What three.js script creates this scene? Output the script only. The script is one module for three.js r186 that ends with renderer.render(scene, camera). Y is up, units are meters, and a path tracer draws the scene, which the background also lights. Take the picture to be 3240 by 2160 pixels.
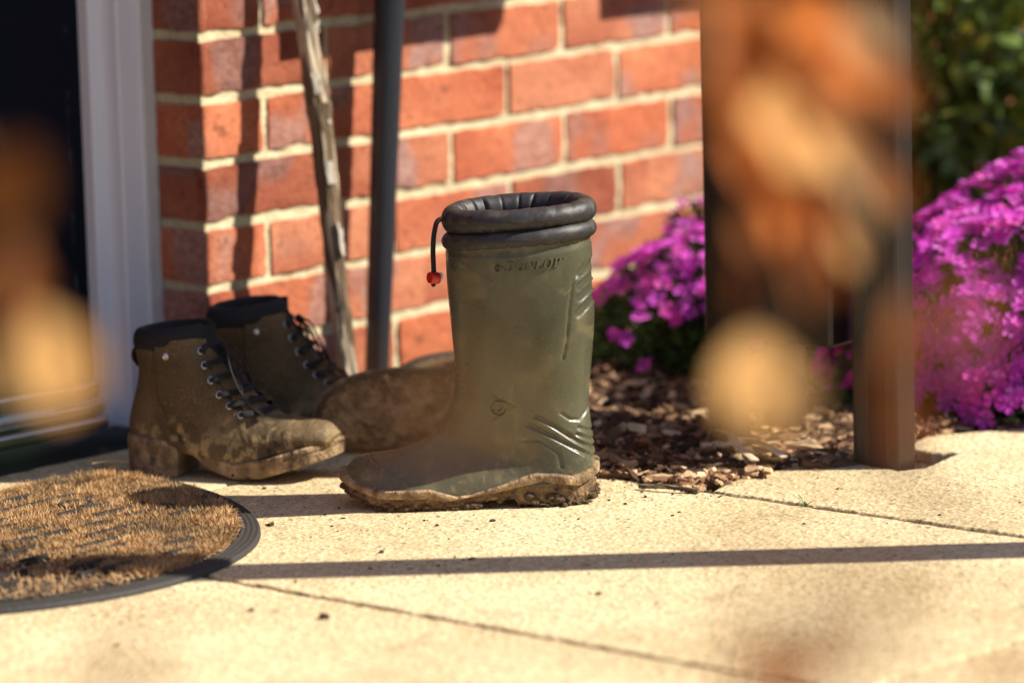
import * as THREE from 'three';
import { mergeGeometries, mergeVertices } from 'three/addons/utils/BufferGeometryUtils.js';
import { RoundedBoxGeometry } from 'three/addons/geometries/RoundedBoxGeometry.js';
import { FontLoader } from 'three/addons/loaders/FontLoader.js';
import { MeshBVH } from 'three-mesh-bvh';

// ---------------------------------------------------------------- camera, sky, sun, exposure
const scene = new THREE.Scene();
const camera = new THREE.PerspectiveCamera(9.39, 1.5, 0.05, 200);
camera.position.set(0, 0.89, 4.45);
camera.rotation.set(THREE.MathUtils.degToRad(-9.21), 0, THREE.MathUtils.degToRad(-1.47), 'YXZ');
camera.focus = 4.42;
camera.userData.fStop = 2.7;
camera.updateMatrixWorld();

const renderer = new THREE.WebGLRenderer({ antialias: true });
renderer.toneMapping = THREE.LinearToneMapping;
renderer.toneMappingExposure = 1.6;
renderer.shadowMap.enabled = true;
renderer.shadowMap.type = THREE.PCFSoftShadowMap;

const EL = THREE.MathUtils.degToRad(41), AZ = THREE.MathUtils.degToRad(-3);
const SUN = new THREE.Vector3(Math.cos(EL) * Math.cos(AZ), Math.sin(EL), -Math.cos(EL) * Math.sin(AZ));
{
  const W = 256, H = 128, d = new Float32Array(W * H * 4), v = new THREE.Vector3();
  for (let j = 0; j < H; j++) for (let i = 0; i < W; i++) {
    const el = ((j + 0.5) / H - 0.5) * Math.PI, az = ((i + 0.5) / W - 0.5) * 2 * Math.PI;
    v.set(Math.cos(el) * Math.cos(az), Math.sin(el), Math.cos(el) * Math.sin(az));
    const up = Math.max(0, v.y), k = Math.pow(1 - up, 3), s = Math.max(0, v.dot(SUN)), glow = 0.5 * Math.pow(s, 12) + 0.25 * Math.pow(s, 3);
    const o = (j * W + i) * 4;
    d[o] = 0.30 + 0.55 * k + glow * 1.1; d[o + 1] = 0.48 + 0.45 * k + glow * 0.95; d[o + 2] = 0.92 + 0.12 * k + glow * 0.75; d[o + 3] = 1;
  }
  const t = new THREE.DataTexture(d, W, H, THREE.RGBAFormat, THREE.FloatType);
  t.mapping = THREE.EquirectangularReflectionMapping; t.magFilter = t.minFilter = THREE.LinearFilter; t.needsUpdate = true;
  scene.background = t; scene.environment = t;
  scene.backgroundIntensity = 0.31; scene.environmentIntensity = 0.31;
}
const sun = new THREE.DirectionalLight(new THREE.Color(1, 0.93, 0.81), 5);
sun.position.copy(SUN).multiplyScalar(6); sun.target.position.set(0, 0, 0);
sun.castShadow = true; sun.shadow.mapSize.set(4096, 4096); sun.shadow.bias = -0.0004;
Object.assign(sun.shadow.camera, { left: -3, right: 3, top: 3, bottom: -3, near: 0.1, far: 20 });
scene.add(sun, sun.target);

// ---------------------------------------------------------------- helpers
function mulberry(a) { return () => { a |= 0; a = (a + 0x6d2b79f5) | 0; let t = Math.imul(a ^ (a >>> 15), 1 | a); t = (t + Math.imul(t ^ (t >>> 7), 61 | t)) ^ t; return ((t ^ (t >>> 14)) >>> 0) / 4294967296; }; }
const R = mulberry(20240517);
const rr = (a, b) => a + (b - a) * R();
const lerp = (a, b, t) => a + (b - a) * t, clamp = (x, a = 0, b = 1) => Math.min(b, Math.max(a, x));
const sstep = (a, b, x) => { const t = clamp((x - a) / (b - a)); return t * t * (3 - 2 * t); };
function hash3(x, y, z) { let h = (Math.imul(x, 374761393) + Math.imul(y, 668265263) + Math.imul(z, 2147483647 ^ 0x5bd1e995)) | 0; h = Math.imul(h ^ (h >>> 13), 1274126177); h ^= h >>> 16; return (h >>> 0) / 4294967296; }
const md = (a, n) => ((a % n) + n) % n;
function vnoise(x, y, z = 0, p = 0) {   // value noise -1..1, periodic in x and y when p > 0
  const xi = Math.floor(x), yi = Math.floor(y), zi = Math.floor(z);
  let fx = x - xi, fy = y - yi, fz = z - zi; fx = fx * fx * (3 - 2 * fx); fy = fy * fy * (3 - 2 * fy); fz = fz * fz * (3 - 2 * fz);
  const X0 = p ? md(xi, p) : xi, X1 = p ? md(xi + 1, p) : xi + 1, Y0 = p ? md(yi, p) : yi, Y1 = p ? md(yi + 1, p) : yi + 1;
  const a = lerp(lerp(hash3(X0, Y0, zi), hash3(X1, Y0, zi), fx), lerp(hash3(X0, Y1, zi), hash3(X1, Y1, zi), fx), fy);
  const b = lerp(lerp(hash3(X0, Y0, zi + 1), hash3(X1, Y0, zi + 1), fx), lerp(hash3(X0, Y1, zi + 1), hash3(X1, Y1, zi + 1), fx), fy);
  return lerp(a, b, fz) * 2 - 1;
}
function fbm(x, y, z = 0, oct = 4, p = 0) { let s = 0, a = 0.5, f = 1; for (let i = 0; i < oct; i++) { s += a * vnoise(x * f, y * f, z * f + i * 17.3, p ? p * f : 0); a *= 0.5; f *= 2; } return s; }
function tex(n, fn, srgb = true, rep = 1, m = n) {   // fn(u, v) -> [r, g, b] 0..255
  const d = new Uint8Array(n * m * 4);
  for (let j = 0; j < m; j++) for (let i = 0; i < n; i++) { const c = fn((i + 0.5) / n, (j + 0.5) / m), o = (j * n + i) * 4; d[o] = clamp(c[0], 0, 255); d[o + 1] = clamp(c[1], 0, 255); d[o + 2] = clamp(c[2], 0, 255); d[o + 3] = 255; }
  const t = new THREE.DataTexture(d, n, m); t.wrapS = t.wrapT = THREE.RepeatWrapping; t.magFilter = THREE.LinearFilter; t.minFilter = THREE.LinearMipmapLinearFilter; t.generateMipmaps = true;
  if (srgb) t.colorSpace = THREE.SRGBColorSpace; t.repeat.set(rep, rep); t.needsUpdate = true; return t;
}
const mat = (color, roughness = 0.8, more = {}) => new THREE.MeshPhysicalMaterial({ color: Array.isArray(color) ? new THREE.Color().setRGB(...color) : color, roughness, side: THREE.DoubleSide, ...more });
const names = {};
function numbered(n) { const k = (names[n] = (names[n] ?? -1) + 1); return k ? n + '_' + String(k).padStart(3, '0') : n; }
function thing(name, label, category, group) { const o = new THREE.Group(); o.name = numbered(name); tag(o, label, category, group); scene.add(o); return o; }
function tag(o, label, category, group) { if (label) o.userData.label = label; if (category) o.userData.category = category; if (group) o.userData.group = group; return o; }
function part(name, geo, m, parent = scene) { const o = new THREE.Mesh(Array.isArray(geo) ? mergeGeometries(geo.map(clean)) : geo, m); o.name = parent === scene ? numbered(name) : name; o.castShadow = o.receiveShadow = true; parent.add(o); return o; }
function clean(g) { g = g.index ? g.toNonIndexed() : g; const o = new THREE.BufferGeometry(); for (const k of ['position', 'normal', 'uv']) o.setAttribute(k, g.attributes[k] ?? new THREE.BufferAttribute(new Float32Array(g.attributes.position.count * (k === 'uv' ? 2 : 3)), k === 'uv' ? 2 : 3)); return o; }
const V3 = (x, y, z) => new THREE.Vector3(x, y, z);
function warp(g, f) { const p = g.attributes.position, v = V3(); for (let i = 0; i < p.count; i++) { v.fromBufferAttribute(p, i); f(v, i); p.setXYZ(i, v.x, v.y, v.z); } p.needsUpdate = true; g.computeVertexNormals(); return g; }
function tube(pts, r, seg = 40, rad = 8, closed = false) { return new THREE.TubeGeometry(new THREE.CatmullRomCurve3(pts.map((p) => (p.isVector3 ? p : V3(...p))), closed, 'centripetal'), seg, r, rad, closed); }
function ribbon(pts, wdir, w, th, seg = 30) {   // flat lace: cross-section w x th
  const c = new THREE.CatmullRomCurve3(pts.map((p) => (p.isVector3 ? p : V3(...p)))), P = [], I = [], UV = [], wd0 = V3(...wdir), n = 8;
  for (let i = 0; i <= seg; i++) {
    const p = c.getPoint(i / seg), t = c.getTangent(i / seg), a = wd0.clone().addScaledVector(t, -wd0.dot(t)).normalize(), b = V3().crossVectors(t, a);
    for (let k = 0; k < n; k++) { const q = (k / n) * 2 * Math.PI, x = Math.sign(Math.cos(q)) * Math.pow(Math.abs(Math.cos(q)), 0.7) * w / 2, y = Math.sin(q) * th / 2; const s = p.clone().addScaledVector(a, x).addScaledVector(b, y); P.push(s.x, s.y, s.z); UV.push(k / n * 0.01, i / seg * 0.1); }
    if (i) for (let k = 0; k < n; k++) { const A = (i - 1) * n + k, B = (i - 1) * n + (k + 1) % n; I.push(A, B, A + n, B, B + n, A + n); }
  }
  for (const e of [0, seg]) for (let k = 1; k < n - 1; k++) I.push(e * n, e * n + k, e * n + k + 1);
  const g = new THREE.BufferGeometry(); g.setAttribute('position', new THREE.Float32BufferAttribute(P, 3)); g.setAttribute('uv', new THREE.Float32BufferAttribute(UV, 2)); g.setIndex(I); g.computeVertexNormals(); return g;
}
const interp = (tab, x) => { if (x <= tab[0][0]) return tab[0][1]; for (let i = 1; i < tab.length; i++) if (x <= tab[i][0]) return lerp(tab[i - 1][1], tab[i][1], (x - tab[i - 1][0]) / (tab[i][0] - tab[i - 1][0])); return tab[tab.length - 1][1]; };
const smoothTab = (tab) => { const c = new THREE.SplineCurve(tab.map((p) => new THREE.Vector2(...p))).getPoints(200); return (x) => interp(SMT(c), x); };
const SMT = (c) => c.arr ?? (c.arr = c.map((p) => [p.x, p.y]));
function polyDist(pts, x, y) { let d = 1e9; for (let i = 1; i < pts.length; i++) { const [ax, ay] = pts[i - 1], [bx, by] = pts[i], dx = bx - ax, dy = by - ay, t = clamp(((x - ax) * dx + (y - ay) * dy) / (dx * dx + dy * dy)); d = Math.min(d, Math.hypot(x - ax - t * dx, y - ay - t * dy)); } return d; }
const TH = THREE.MathUtils.degToRad(49.53), WD = V3(Math.cos(TH), 0, -Math.sin(TH)), WN = V3(Math.sin(TH), 0, Math.cos(TH));
const CORNER = V3(-0.359, 0, -0.435);
const inWall = (g) => { g.position.copy(CORNER); g.rotation.y = TH; return g; };   // local x along the wall, z out of it

// ---------------------------------------------------------------- materials
const T = {};
T.brick = tex(1024, (u, v) => {
  const n = fbm(u * 10, v * 14, 1, 4, 0), g = vnoise(u * 340, v * 340, 3), g2 = vnoise(u * 150, v * 150, 8);
  const blot = sstep(0.04, 0.30, fbm(u * 11 + 40, v * 13 + 9, 5, 2)), bl = clamp(blot + 0.25 * g2 * blot);
  let c = [178 + 36 * n + 14 * g, 102 + 38 * n + 12 * g, 70 + 30 * n + 9 * g];
  const m = [158 + 18 * g + 14 * g2, 118 + 18 * g + 14 * g2, 106 + 16 * g + 14 * g2];
  c = c.map((x, i) => lerp(x, m[i], bl * 0.9));
  const pit = sstep(0.66, 0.85, vnoise(u * 130, v * 130, 11)) * 0.35; return c.map((x) => x * (1 - pit * 0.6));
});
T.brickBump = tex(1024, (u, v) => { const n = fbm(u * 30, v * 60, 1, 4) * 90 + vnoise(u * 340, v * 340, 3) * 25 - sstep(0.55, 0.8, vnoise(u * 90, v * 120, 11)) * 90; return [150 + n, 150 + n, 150 + n]; }, false);
T.mortar = tex(512, (u, v) => { const n = fbm(u * 20, v * 20, 2, 4) * 30, g = vnoise(u * 220, v * 220, 4) * 26; return [210 + n + g, 197 + n + g, 158 + n + g * 0.9]; });
T.mortarBump = tex(512, (u, v) => { const n = fbm(u * 40, v * 40, 2, 3) * 120 + vnoise(u * 220, v * 220, 4) * 50; return [128 + n, 128 + n, 128 + n]; }, false);
T.stone = tex(2048, (u, v) => {
  const P = 1, n = fbm(u * 6, v * 6, 3, 4, 6) * 22, g = vnoise(u * 620, v * 620, 1, 620), g2 = vnoise(u * 310, v * 310, 6, 310), st = fbm(u * 24, v * 24, 9, 3, 24);
  const g3 = vnoise(u * 150, v * 150, 21, 150); let c = [211 + n + 24 * g + 22 * g2 + 12 * g3, 191 + n * 1.1 + 24 * g + 22 * g2 + 13 * g3, 148 + n * 1.1 + 24 * g + 20 * g2 + 14 * g3];
  const dark = sstep(0.60, 0.85, g2) + sstep(0.72, 0.9, g3) * 0.7, light = sstep(-0.75, -0.95, g2);
  c = c.map((x, i) => x * (1 - 0.45 * clamp(dark)) + light * [26, 28, 34][i]);
  const sp = sstep(0.30, 0.42, fbm(u * 16, v * 16, 31, 5, 16)) * sstep(-0.2, 0.5, g2 + g) * 0.30; c = c.map((x, i) => lerp(x, [168, 138, 96][i], sp)); const dirt = sstep(0.2, 0.5, st) * 0.06; return [c[0] * (1 - dirt), c[1] * (1 - dirt * 1.1), c[2] * (1 - dirt * 1.25)];
});
T.stoneBump = tex(1024, (u, v) => { const n = vnoise(u * 310, v * 310, 6, 310) * 60 + vnoise(u * 150, v * 150, 2, 150) * 45 + fbm(u * 12, v * 12, 3, 3, 12) * 40; return [128 + n, 128 + n, 128 + n]; }, false);
T.grain = tex(512, (u, v) => { const n = fbm(u * 60, v * 60, 2, 4, 60) * 110; return [128 + n, 128 + n, 128 + n]; }, false);
T.rubber = tex(1024, (u, v) => {   // wellington rubber with dried mud film: scuffs, spatter, streaks (1 unit = 0.4 m)
  let c = [80, 80, 62]; const n = fbm(u * 7, v * 7, 2, 4), g = vnoise(u * 400, v * 400, 3);
  c = c.map((x) => x * (1 + 0.14 * n));
  let dust = clamp(sstep(0.0, 0.55, fbm(u * 22, v * 22, 5, 4)) * 0.42 + sstep(0.0, 0.45, fbm(u * 95, v * 95, 15, 4)) * 0.5 * sstep(0.085, 0.02, v * 0.4 + 0.02 * fbm(u * 14, v * 14, 3, 3)));
  const a = u * 0.8 + v * 0.6, b = u * -0.6 + v * 0.8, a2 = u * 0.5 - v * 0.87, b2 = u * 0.87 + v * 0.5;
  const scr = sstep(0.80, 0.93, vnoise(a * 30, b * 300, 6)) * sstep(0.0, 0.4, fbm(u * 14, v * 14, 3, 2)) + sstep(0.82, 0.94, vnoise(a2 * 34, b2 * 320, 9)) * sstep(0.0, 0.4, fbm(u * 12 + 7, v * 12, 4, 2));
  const spk = sstep(0.84, 0.95, vnoise(u * 260, v * 260, 12)) * sstep(-0.1, 0.4, fbm(u * 8 + 3, v * 8, 14, 2));
  dust = clamp(dust + 0.75 * clamp(scr) + 0.45 * spk + 0.05 * g);
  return c.map((x, i) => lerp(x, [140, 122, 84][i], dust));
});
T.rubberRough = tex(512, (u, v) => { const r = 118 + 70 * fbm(u * 22, v * 22, 5, 4) + 20 * vnoise(u * 170, v * 170, 2); return [r - 28, r - 28, r - 28]; }, false);
T.mud = tex(512, (u, v) => { const n = fbm(u * 14, v * 14, 2, 5, 14), g = vnoise(u * 200, v * 200, 5, 200), d = sstep(0.1, 0.4, fbm(u * 9, v * 9, 11, 4, 9)); return [146 + 66 * n + 20 * g - 62 * d, 121 + 58 * n + 18 * g - 54 * d, 90 + 48 * n + 15 * g - 44 * d]; });
T.mudBump = tex(512, (u, v) => { const n = fbm(u * 24, v * 24, 2, 5, 24) * 190; return [128 + n, 128 + n, 128 + n]; }, false);
T.leather = tex(1024, (u, v) => {   // 1 unit = 0.4 m
  const n = fbm(u * 12, v * 12, 2, 4), g = vnoise(u * 330, v * 330, 3);
  let c = [96 + 30 * n + 10 * g, 78 + 26 * n + 9 * g, 50 + 19 * n + 8 * g];
  const h = v * 0.4, x = u * 0.4, zone = sstep(0.085, 0.035, h + 0.02 * fbm(u * 20, v * 20, 8, 3));
  const mudy = clamp(sstep(-0.05, 0.3, fbm(u * 34, v * 34, 7, 4)) * zone * 0.8 + sstep(0.62, 0.8, vnoise(u * 190, v * 190, 15)) * 0.3);
  c = c.map((q, i) => lerp(q, [176, 152, 104][i] + 14 * g, mudy));
  const dk = sstep(0.25, 0.45, fbm(u * 40 + 9, v * 40, 17, 3)) * zone * 0.6; return c.map((q) => q * (1 - 0.6 * dk));
});
T.leatherBump = tex(512, (u, v) => { const n = fbm(u * 90, v * 90, 2, 3) * 120; return [128 + n, 128 + n, 128 + n]; }, false);
T.bark = tex(512, (u, v) => { const n = fbm(u * 8, v * 40, 2, 4), w = sstep(0.02, 0.25, fbm(u * 5 + 3, v * 9, 9, 3)); return [lerp(104, 196, w) + 60 * n, lerp(84, 178, w) + 56 * n, lerp(62, 150, w) + 50 * n]; });
T.barkBump = tex(512, (u, v) => { const n = fbm(u * 10, v * 60, 2, 4) * 160; return [128 + n, 128 + n, 128 + n]; }, false);
T.cloth = tex(256, (u, v) => { const n = 30 * Math.sin(u * 256 * 0.8) * Math.sin(v * 256 * 0.8) + 40 * vnoise(u * 60, v * 60, 1, 60); return [128 + n, 128 + n, 128 + n]; }, false);
T.pad = tex(512, (u, v) => { const n = fbm(u * 8, v * 8, 2, 4, 8), d = sstep(0.02, 0.5, fbm(u * 16, v * 16, 7, 5, 16)) * 0.45 + sstep(0.7, 0.9, vnoise(u * 120, v * 120, 4, 120)) * 0.35; return [46, 45, 47].map((x, i) => lerp(x * (1 + 0.15 * n), [104, 92, 72][i], clamp(d))); });
const rep = (t, r) => { const c = t.clone(); c.repeat.set(r, r); c.needsUpdate = true; return c; };
const M = {
  bricks: [[1, 0.93, 0.9], [1.14, 1.1, 1.04], [0.68, 0.6, 0.6], [1.02, 0.84, 0.74], [1.0, 1.08, 1.14], [0.92, 0.9, 0.95]].map((c) => mat(c, 0.9, { map: T.brick, bumpMap: T.brickBump, bumpScale: 0.0016 })),
  mortar: mat([1, 1, 1], 0.95, { map: rep(T.mortar, 3), bumpMap: rep(T.mortarBump, 3), bumpScale: 0.0016 }),
  stone: mat([1, 1, 1], 0.9, { map: T.stone, bumpMap: T.stoneBump, bumpScale: 0.0022 }),
  soil: mat([0.035, 0.024, 0.016], 1, { bumpMap: rep(T.mudBump, 6), bumpScale: 0.01 }),
  white: mat([0.88, 0.88, 0.90], 0.35, { clearcoat: 0.2 }),
  caulk: mat([0.84, 0.82, 0.76], 0.9, { bumpMap: rep(T.grain, 2), bumpScale: 0.001 }),
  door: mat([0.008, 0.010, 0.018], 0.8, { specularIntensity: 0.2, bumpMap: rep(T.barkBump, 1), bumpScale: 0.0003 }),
  steel: mat([0.72, 0.73, 0.76], 0.22, { metalness: 1 }),
  plastic: mat([0.022, 0.022, 0.024], 0.34, { bumpMap: rep(T.grain, 3), bumpScale: 0.0004 }),
  post: mat([0.022, 0.017, 0.013], 0.3, { bumpMap: T.barkBump, bumpScale: 0.0003 }),
  stick: mat([1, 1, 1], 0.85, { map: T.bark, bumpMap: T.barkBump, bumpScale: 0.003 }),
  rubber: mat([1, 1, 1], 0.95, { map: T.rubber, roughnessMap: T.rubberRough, bumpMap: rep(T.grain, 2), bumpScale: 0.0002, specularIntensity: 0.9 }),
  rubberPlain: mat([0.088, 0.088, 0.042], 0.42),
  mud: mat([1, 1, 1], 0.95, { map: rep(T.mud, 5), bumpMap: rep(T.mudBump, 6), bumpScale: 0.003 }),
  mudSole: mat([1.2, 1.08, 0.96], 0.9, { map: rep(T.mud, 6), bumpMap: rep(T.mudBump, 8), bumpScale: 0.004 }),
  mudDark: mat([0.66, 0.6, 0.54], 0.9, { map: rep(T.mud, 6), bumpMap: rep(T.mudBump, 8), bumpScale: 0.004 }),
  collar: mat([1, 1, 1], 0.5, { map: rep(T.pad, 6), bumpMap: rep(T.cloth, 24), bumpScale: 0.0003, sheen: 0.3 }),
  lining: mat([0.022, 0.021, 0.022], 0.5, { bumpMap: rep(T.cloth, 24), bumpScale: 0.0003 }),
  cord: mat([0.02, 0.018, 0.017], 0.85),
  red: mat([0.62, 0.02, 0.012], 0.3, { clearcoat: 0.4 }),
  whitePlastic: mat([0.7, 0.7, 0.68], 0.4),
  leather: mat([1, 1, 1], 0.78, { map: T.leather, bumpMap: rep(T.leatherBump, 2), bumpScale: 0.0006 }),
  blackPad: mat([0.013, 0.012, 0.013], 0.8, { sheen: 0.1, bumpMap: rep(T.grain, 5), bumpScale: 0.0008 }),
  lace: mat([0.016, 0.014, 0.013], 0.85),
  stitch: mat([0.20, 0.14, 0.07], 0.9),
  eyelet: mat([0.66, 0.66, 0.68], 0.25, { metalness: 1 }),
  matRubber: mat([0.03, 0.027, 0.024], 0.7, { bumpMap: rep(T.grain, 6), bumpScale: 0.0008 }),
  coir: mat([1, 1, 1], 0.95, { transmission: 0.15, thickness: 0 }),
  chip: mat([1, 1, 1], 0.95, { map: rep(T.barkBump, 1) }),
  leafGreen: mat([1, 1, 1], 0.4, { transmission: 0.4, thickness: 0 }),
  stem: mat([0.09, 0.06, 0.03], 0.9),
  petals: [[0.86, 0.055, 0.74], [0.78, 0.045, 0.72], [0.90, 0.17, 0.80], [0.80, 0.035, 0.5]].map((c) => mat(c, 0.75, { transmission: 0.45, thickness: 0 })),
  pole: mat([0.026, 0.029, 0.036], 0.3, { bumpMap: rep(T.grain, 3), bumpScale: 0.0005 }),
  flake: mat([0.42, 0.38, 0.31], 0.9), flakePale: mat([0.6, 0.42, 0.2], 0.9),
  trough: mat([0.12, 0.07, 0.04], 0.8, { bumpMap: T.barkBump, bumpScale: 0.002 }),
};
const BEECH = [[0.90, 0.36, 0.07], [0.80, 0.22, 0.02], [0.92, 0.50, 0.16], [0.52, 0.17, 0.03], [0.78, 0.48, 0.22]].map((c) => mat(c, 0.85, { transmission: 0.35, thickness: 0, specularIntensity: 0.4, bumpMap: rep(T.grain, 3), bumpScale: 0.0004 }));
const GREENLEAF = mat([0.10, 0.2, 0.03], 0.6, { transmission: 0.4, thickness: 0 });

// ---------------------------------------------------------------- ground and paving
{
  const g = new THREE.PlaneGeometry(120, 120); g.rotateX(-Math.PI / 2);
  const o = part('ground', g, M.soil); o.position.y = -0.022; o.userData.kind = 'structure';
}
const UDIR = V3(0.743, 0, 0.669), VDIR = V3(0.669, 0, -0.743);
const uv2w = (u, v, y = 0) => V3(u * UDIR.x + v * VDIR.x, y, u * UDIR.z + v * VDIR.z);
const w2uv = (x, z) => [x * UDIR.x + z * UDIR.z, x * VDIR.x + z * VDIR.z];
const paving = new THREE.Group(); paving.name = 'paving'; paving.userData.kind = 'structure'; scene.add(paving);
function slab(pts, seed) {   // outline in (u, v); ragged edge, rounded top arris
  const q = mulberry(seed), out = [];
  for (let i = 0; i < pts.length; i++) {
    const [ax, ay] = pts[i], [bx, by] = pts[(i + 1) % pts.length], L = Math.hypot(bx - ax, by - ay), n = Math.max(2, Math.round(L / 0.006)), nx = -(by - ay) / L, ny = (bx - ax) / L;
    for (let k = 0; k < n; k++) { const t = k / n, x = lerp(ax, bx, t), y = lerp(ay, by, t), e = fbm(x * 60 + seed, y * 60, seed, 3) * 0.0055 + (q() - 0.5) * 0.0008; out.push(new THREE.Vector2(x + nx * e, y + ny * e)); }
  }
  const g = new THREE.ExtrudeGeometry(new THREE.Shape(out), { depth: 0.026, bevelEnabled: true, bevelThickness: 0.004, bevelSize: 0.0035, bevelOffset: -0.0035, bevelSegments: 3, curveSegments: 1 });
  const p = g.attributes.position, uvs = g.attributes.uv;
  for (let i = 0; i < p.count; i++) { const u = p.getX(i), v = p.getY(i), z = p.getZ(i), w = uv2w(u, v); uvs.setXY(i, u * 1.0 + seed * 0.37, v * 1.0 + seed * 0.11); p.setXYZ(i, w.x, z - 0.030, w.z); }
  g.computeVertexNormals(); const o = part('slab', g, M.stone, paving); return o;
}
const J = 0.004;
slab([[-0.3 + J, -0.491 + J], [0.835 - J, -0.491 + J], [0.835 - J, 0.130 - J], [0.17, 0.130 - J], [-0.06, 0.128], [-0.3 + J, 0.130 - J]], 1);
slab([[-0.556, -0.491 + J], [-0.3 - J, -0.491 + J], [-0.3 - J, 0.130 - J], [-0.556, 0.130 - J]], 2);
slab([[0.835 + J, -0.491 + J], [1.7, -0.491 + J], [1.7, 0.13 - J], [0.835 + J, 0.13 - J]], 3);
slab([[-0.2 + J, -1.112], [0.93 - J, -1.112], [0.93 - J, -0.491 - J], [-0.2 + J, -0.491 - J]], 4);
slab([[-0.75, -1.112], [-0.2 - J, -1.112], [-0.2 - J, -0.491 - J], [-0.75, -0.491 - J]], 5);
slab([[0.93 + J, -1.112], [1.8, -1.112], [1.8, -0.491 - J], [0.93 + J, -0.491 - J]], 6);
{   // the slab on the right: worn back edge and a notch where the post stands
  const P = [[0.215, 0.012], [0.235, -0.036], [0.30, -0.107], [0.345, -0.132], [0.384, -0.134], [0.427, -0.078], [0.455, -0.092], [0.506, -0.170], [0.462, -0.188], [0.440, -0.212], [0.478, -0.282], [0.53, -0.300], [0.593, -0.310], [0.72, -0.40]].map(([x, z]) => w2uv(x, z));
  slab([[0.835 - J, 0.138], [0.835 - J, 0.75], [0.26, 0.75], ...P.reverse()], 7);
}

// ---------------------------------------------------------------- brick wall
function brickGeo(L, H, D, seed) {
  const g = new THREE.BoxGeometry(L, H, D, Math.round(L / 0.008), 8, 6), q = mulberry(seed), r = 0.0045, cx = q() * 9;
  const uo = q(), vo = q();
  const p = g.attributes.position, uvs = g.attributes.uv, nn = g.attributes.normal;
  for (let i = 0; i < p.count; i++) {
    let x = p.getX(i), y = p.getY(i), z = p.getZ(i); const nx = Math.abs(nn.getX(i)) > 0.5, ny = Math.abs(nn.getY(i)) > 0.5;
    uvs.setXY(i, uo + (nx ? z + 0.31 : x), vo + (ny ? z : y));
    const k = (a, h) => { const m = h - r * (0.7 + 0.5 * vnoise(x * 60 + cx, y * 60, z * 60)); return Math.abs(a) > m ? [Math.sign(a) * m, a - Math.sign(a) * m] : [a, 0]; };
    const [bx, ex] = k(x, L / 2), [by, ey] = k(y, H / 2), [bz, ez] = k(z, D / 2), l = Math.hypot(ex, ey, ez) || 1, s = Math.min(1, r / l);
    x = bx + ex * s; y = by + ey * s; z = bz + ez * s;
    x += 0.0011 * fbm(y * 90 + cx, z * 90, x * 30, 3); y += 0.0013 * fbm(x * 60 + cx, z * 60, 7, 3); z += 0.0013 * fbm(x * 50 + cx, y * 80, 3, 3);
    p.setXYZ(i, x, y, z);
  }
  const m = mergeVertices(g, 1e-6); m.computeVertexNormals(); return m;
}
const stretchers = [], headers = [];
for (let i = 0; i < 12; i++) stretchers.push(brickGeo(0.2140, 0.0635, 0.1025, 100 + i));
for (let i = 0; i < 6; i++) headers.push(brickGeo(0.1018, 0.0635, 0.2145, 200 + i));
const wall = inWall(thing('brick_wall', 'red brick wall with pale mortar joints behind the boots and stick', 'wall'));
const lotsB = [];
{
  const q = mulberry(77);
  for (let k = -24; k < 7; k++) {
    const bed = 0.469 - 0.075 * k, y = bed - 0.0375, head = ((k % 2) + 2) % 2 === 1;
    let x = head ? 0.1125 : 0; const list = [];
    if (head) list.push([0.05125, headers[Math.floor(q() * 6)], -0.1075]);
    for (; x < 2.6; x += 0.225) list.push([x + 0.1075, stretchers[Math.floor(q() * 12)], -0.05125]);
    for (const [cx, geo, cz] of list) {
      const pos = V3(cx + (q() - 0.5) * 0.0025, y + (q() - 0.5) * 0.002, cz + (q() - 0.5) * 0.0016), rot = [(q() - 0.5) * 0.01, (q() - 0.5) * 0.012, (q() - 0.5) * 0.012 + (q() < 0.5 ? 0 : Math.PI)], mi = Math.floor(q() * 6);
      if (y < 0.58 && cx < 1.2) { const o = part('brick', geo, M.bricks[mi], wall); o.position.copy(pos); o.rotation.set(...rot); }
      else lotsB.push(new THREE.BoxGeometry(cx < 0.06 ? 0.1025 : 0.215, 0.065, 0.1025).translate(pos.x, pos.y, -0.05125));
    }
  }
  const o = part('upper_bricks', lotsB, M.bricks[0], wall); o.userData.kind = 'stuff';
  const face = new THREE.PlaneGeometry(1.4, 0.74, 350, 185).translate(0.702, 0.27, 0);
  warp(face, (v) => { v.z = -0.0036 + 0.0016 * fbm(v.x * 45, v.y * 45, 3, 4) + 0.0006 * fbm(v.x * 200, v.y * 200, 5, 2); });
  const ret = new THREE.PlaneGeometry(0.12, 0.74, 30, 185); ret.rotateY(-Math.PI / 2); ret.translate(0.0042, 0.27, -0.065);
  warp(ret, (v) => { v.x += 0.0014 * fbm(v.z * 45, v.y * 45, 3, 4); });
  const back = new THREE.BoxGeometry(2.58, 2.4, 0.09).translate(1.31, 1.05, -0.055);
  part('mortar', [face, ret], M.mortar, wall);
  part('core', back, M.mortar, wall);
}
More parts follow.
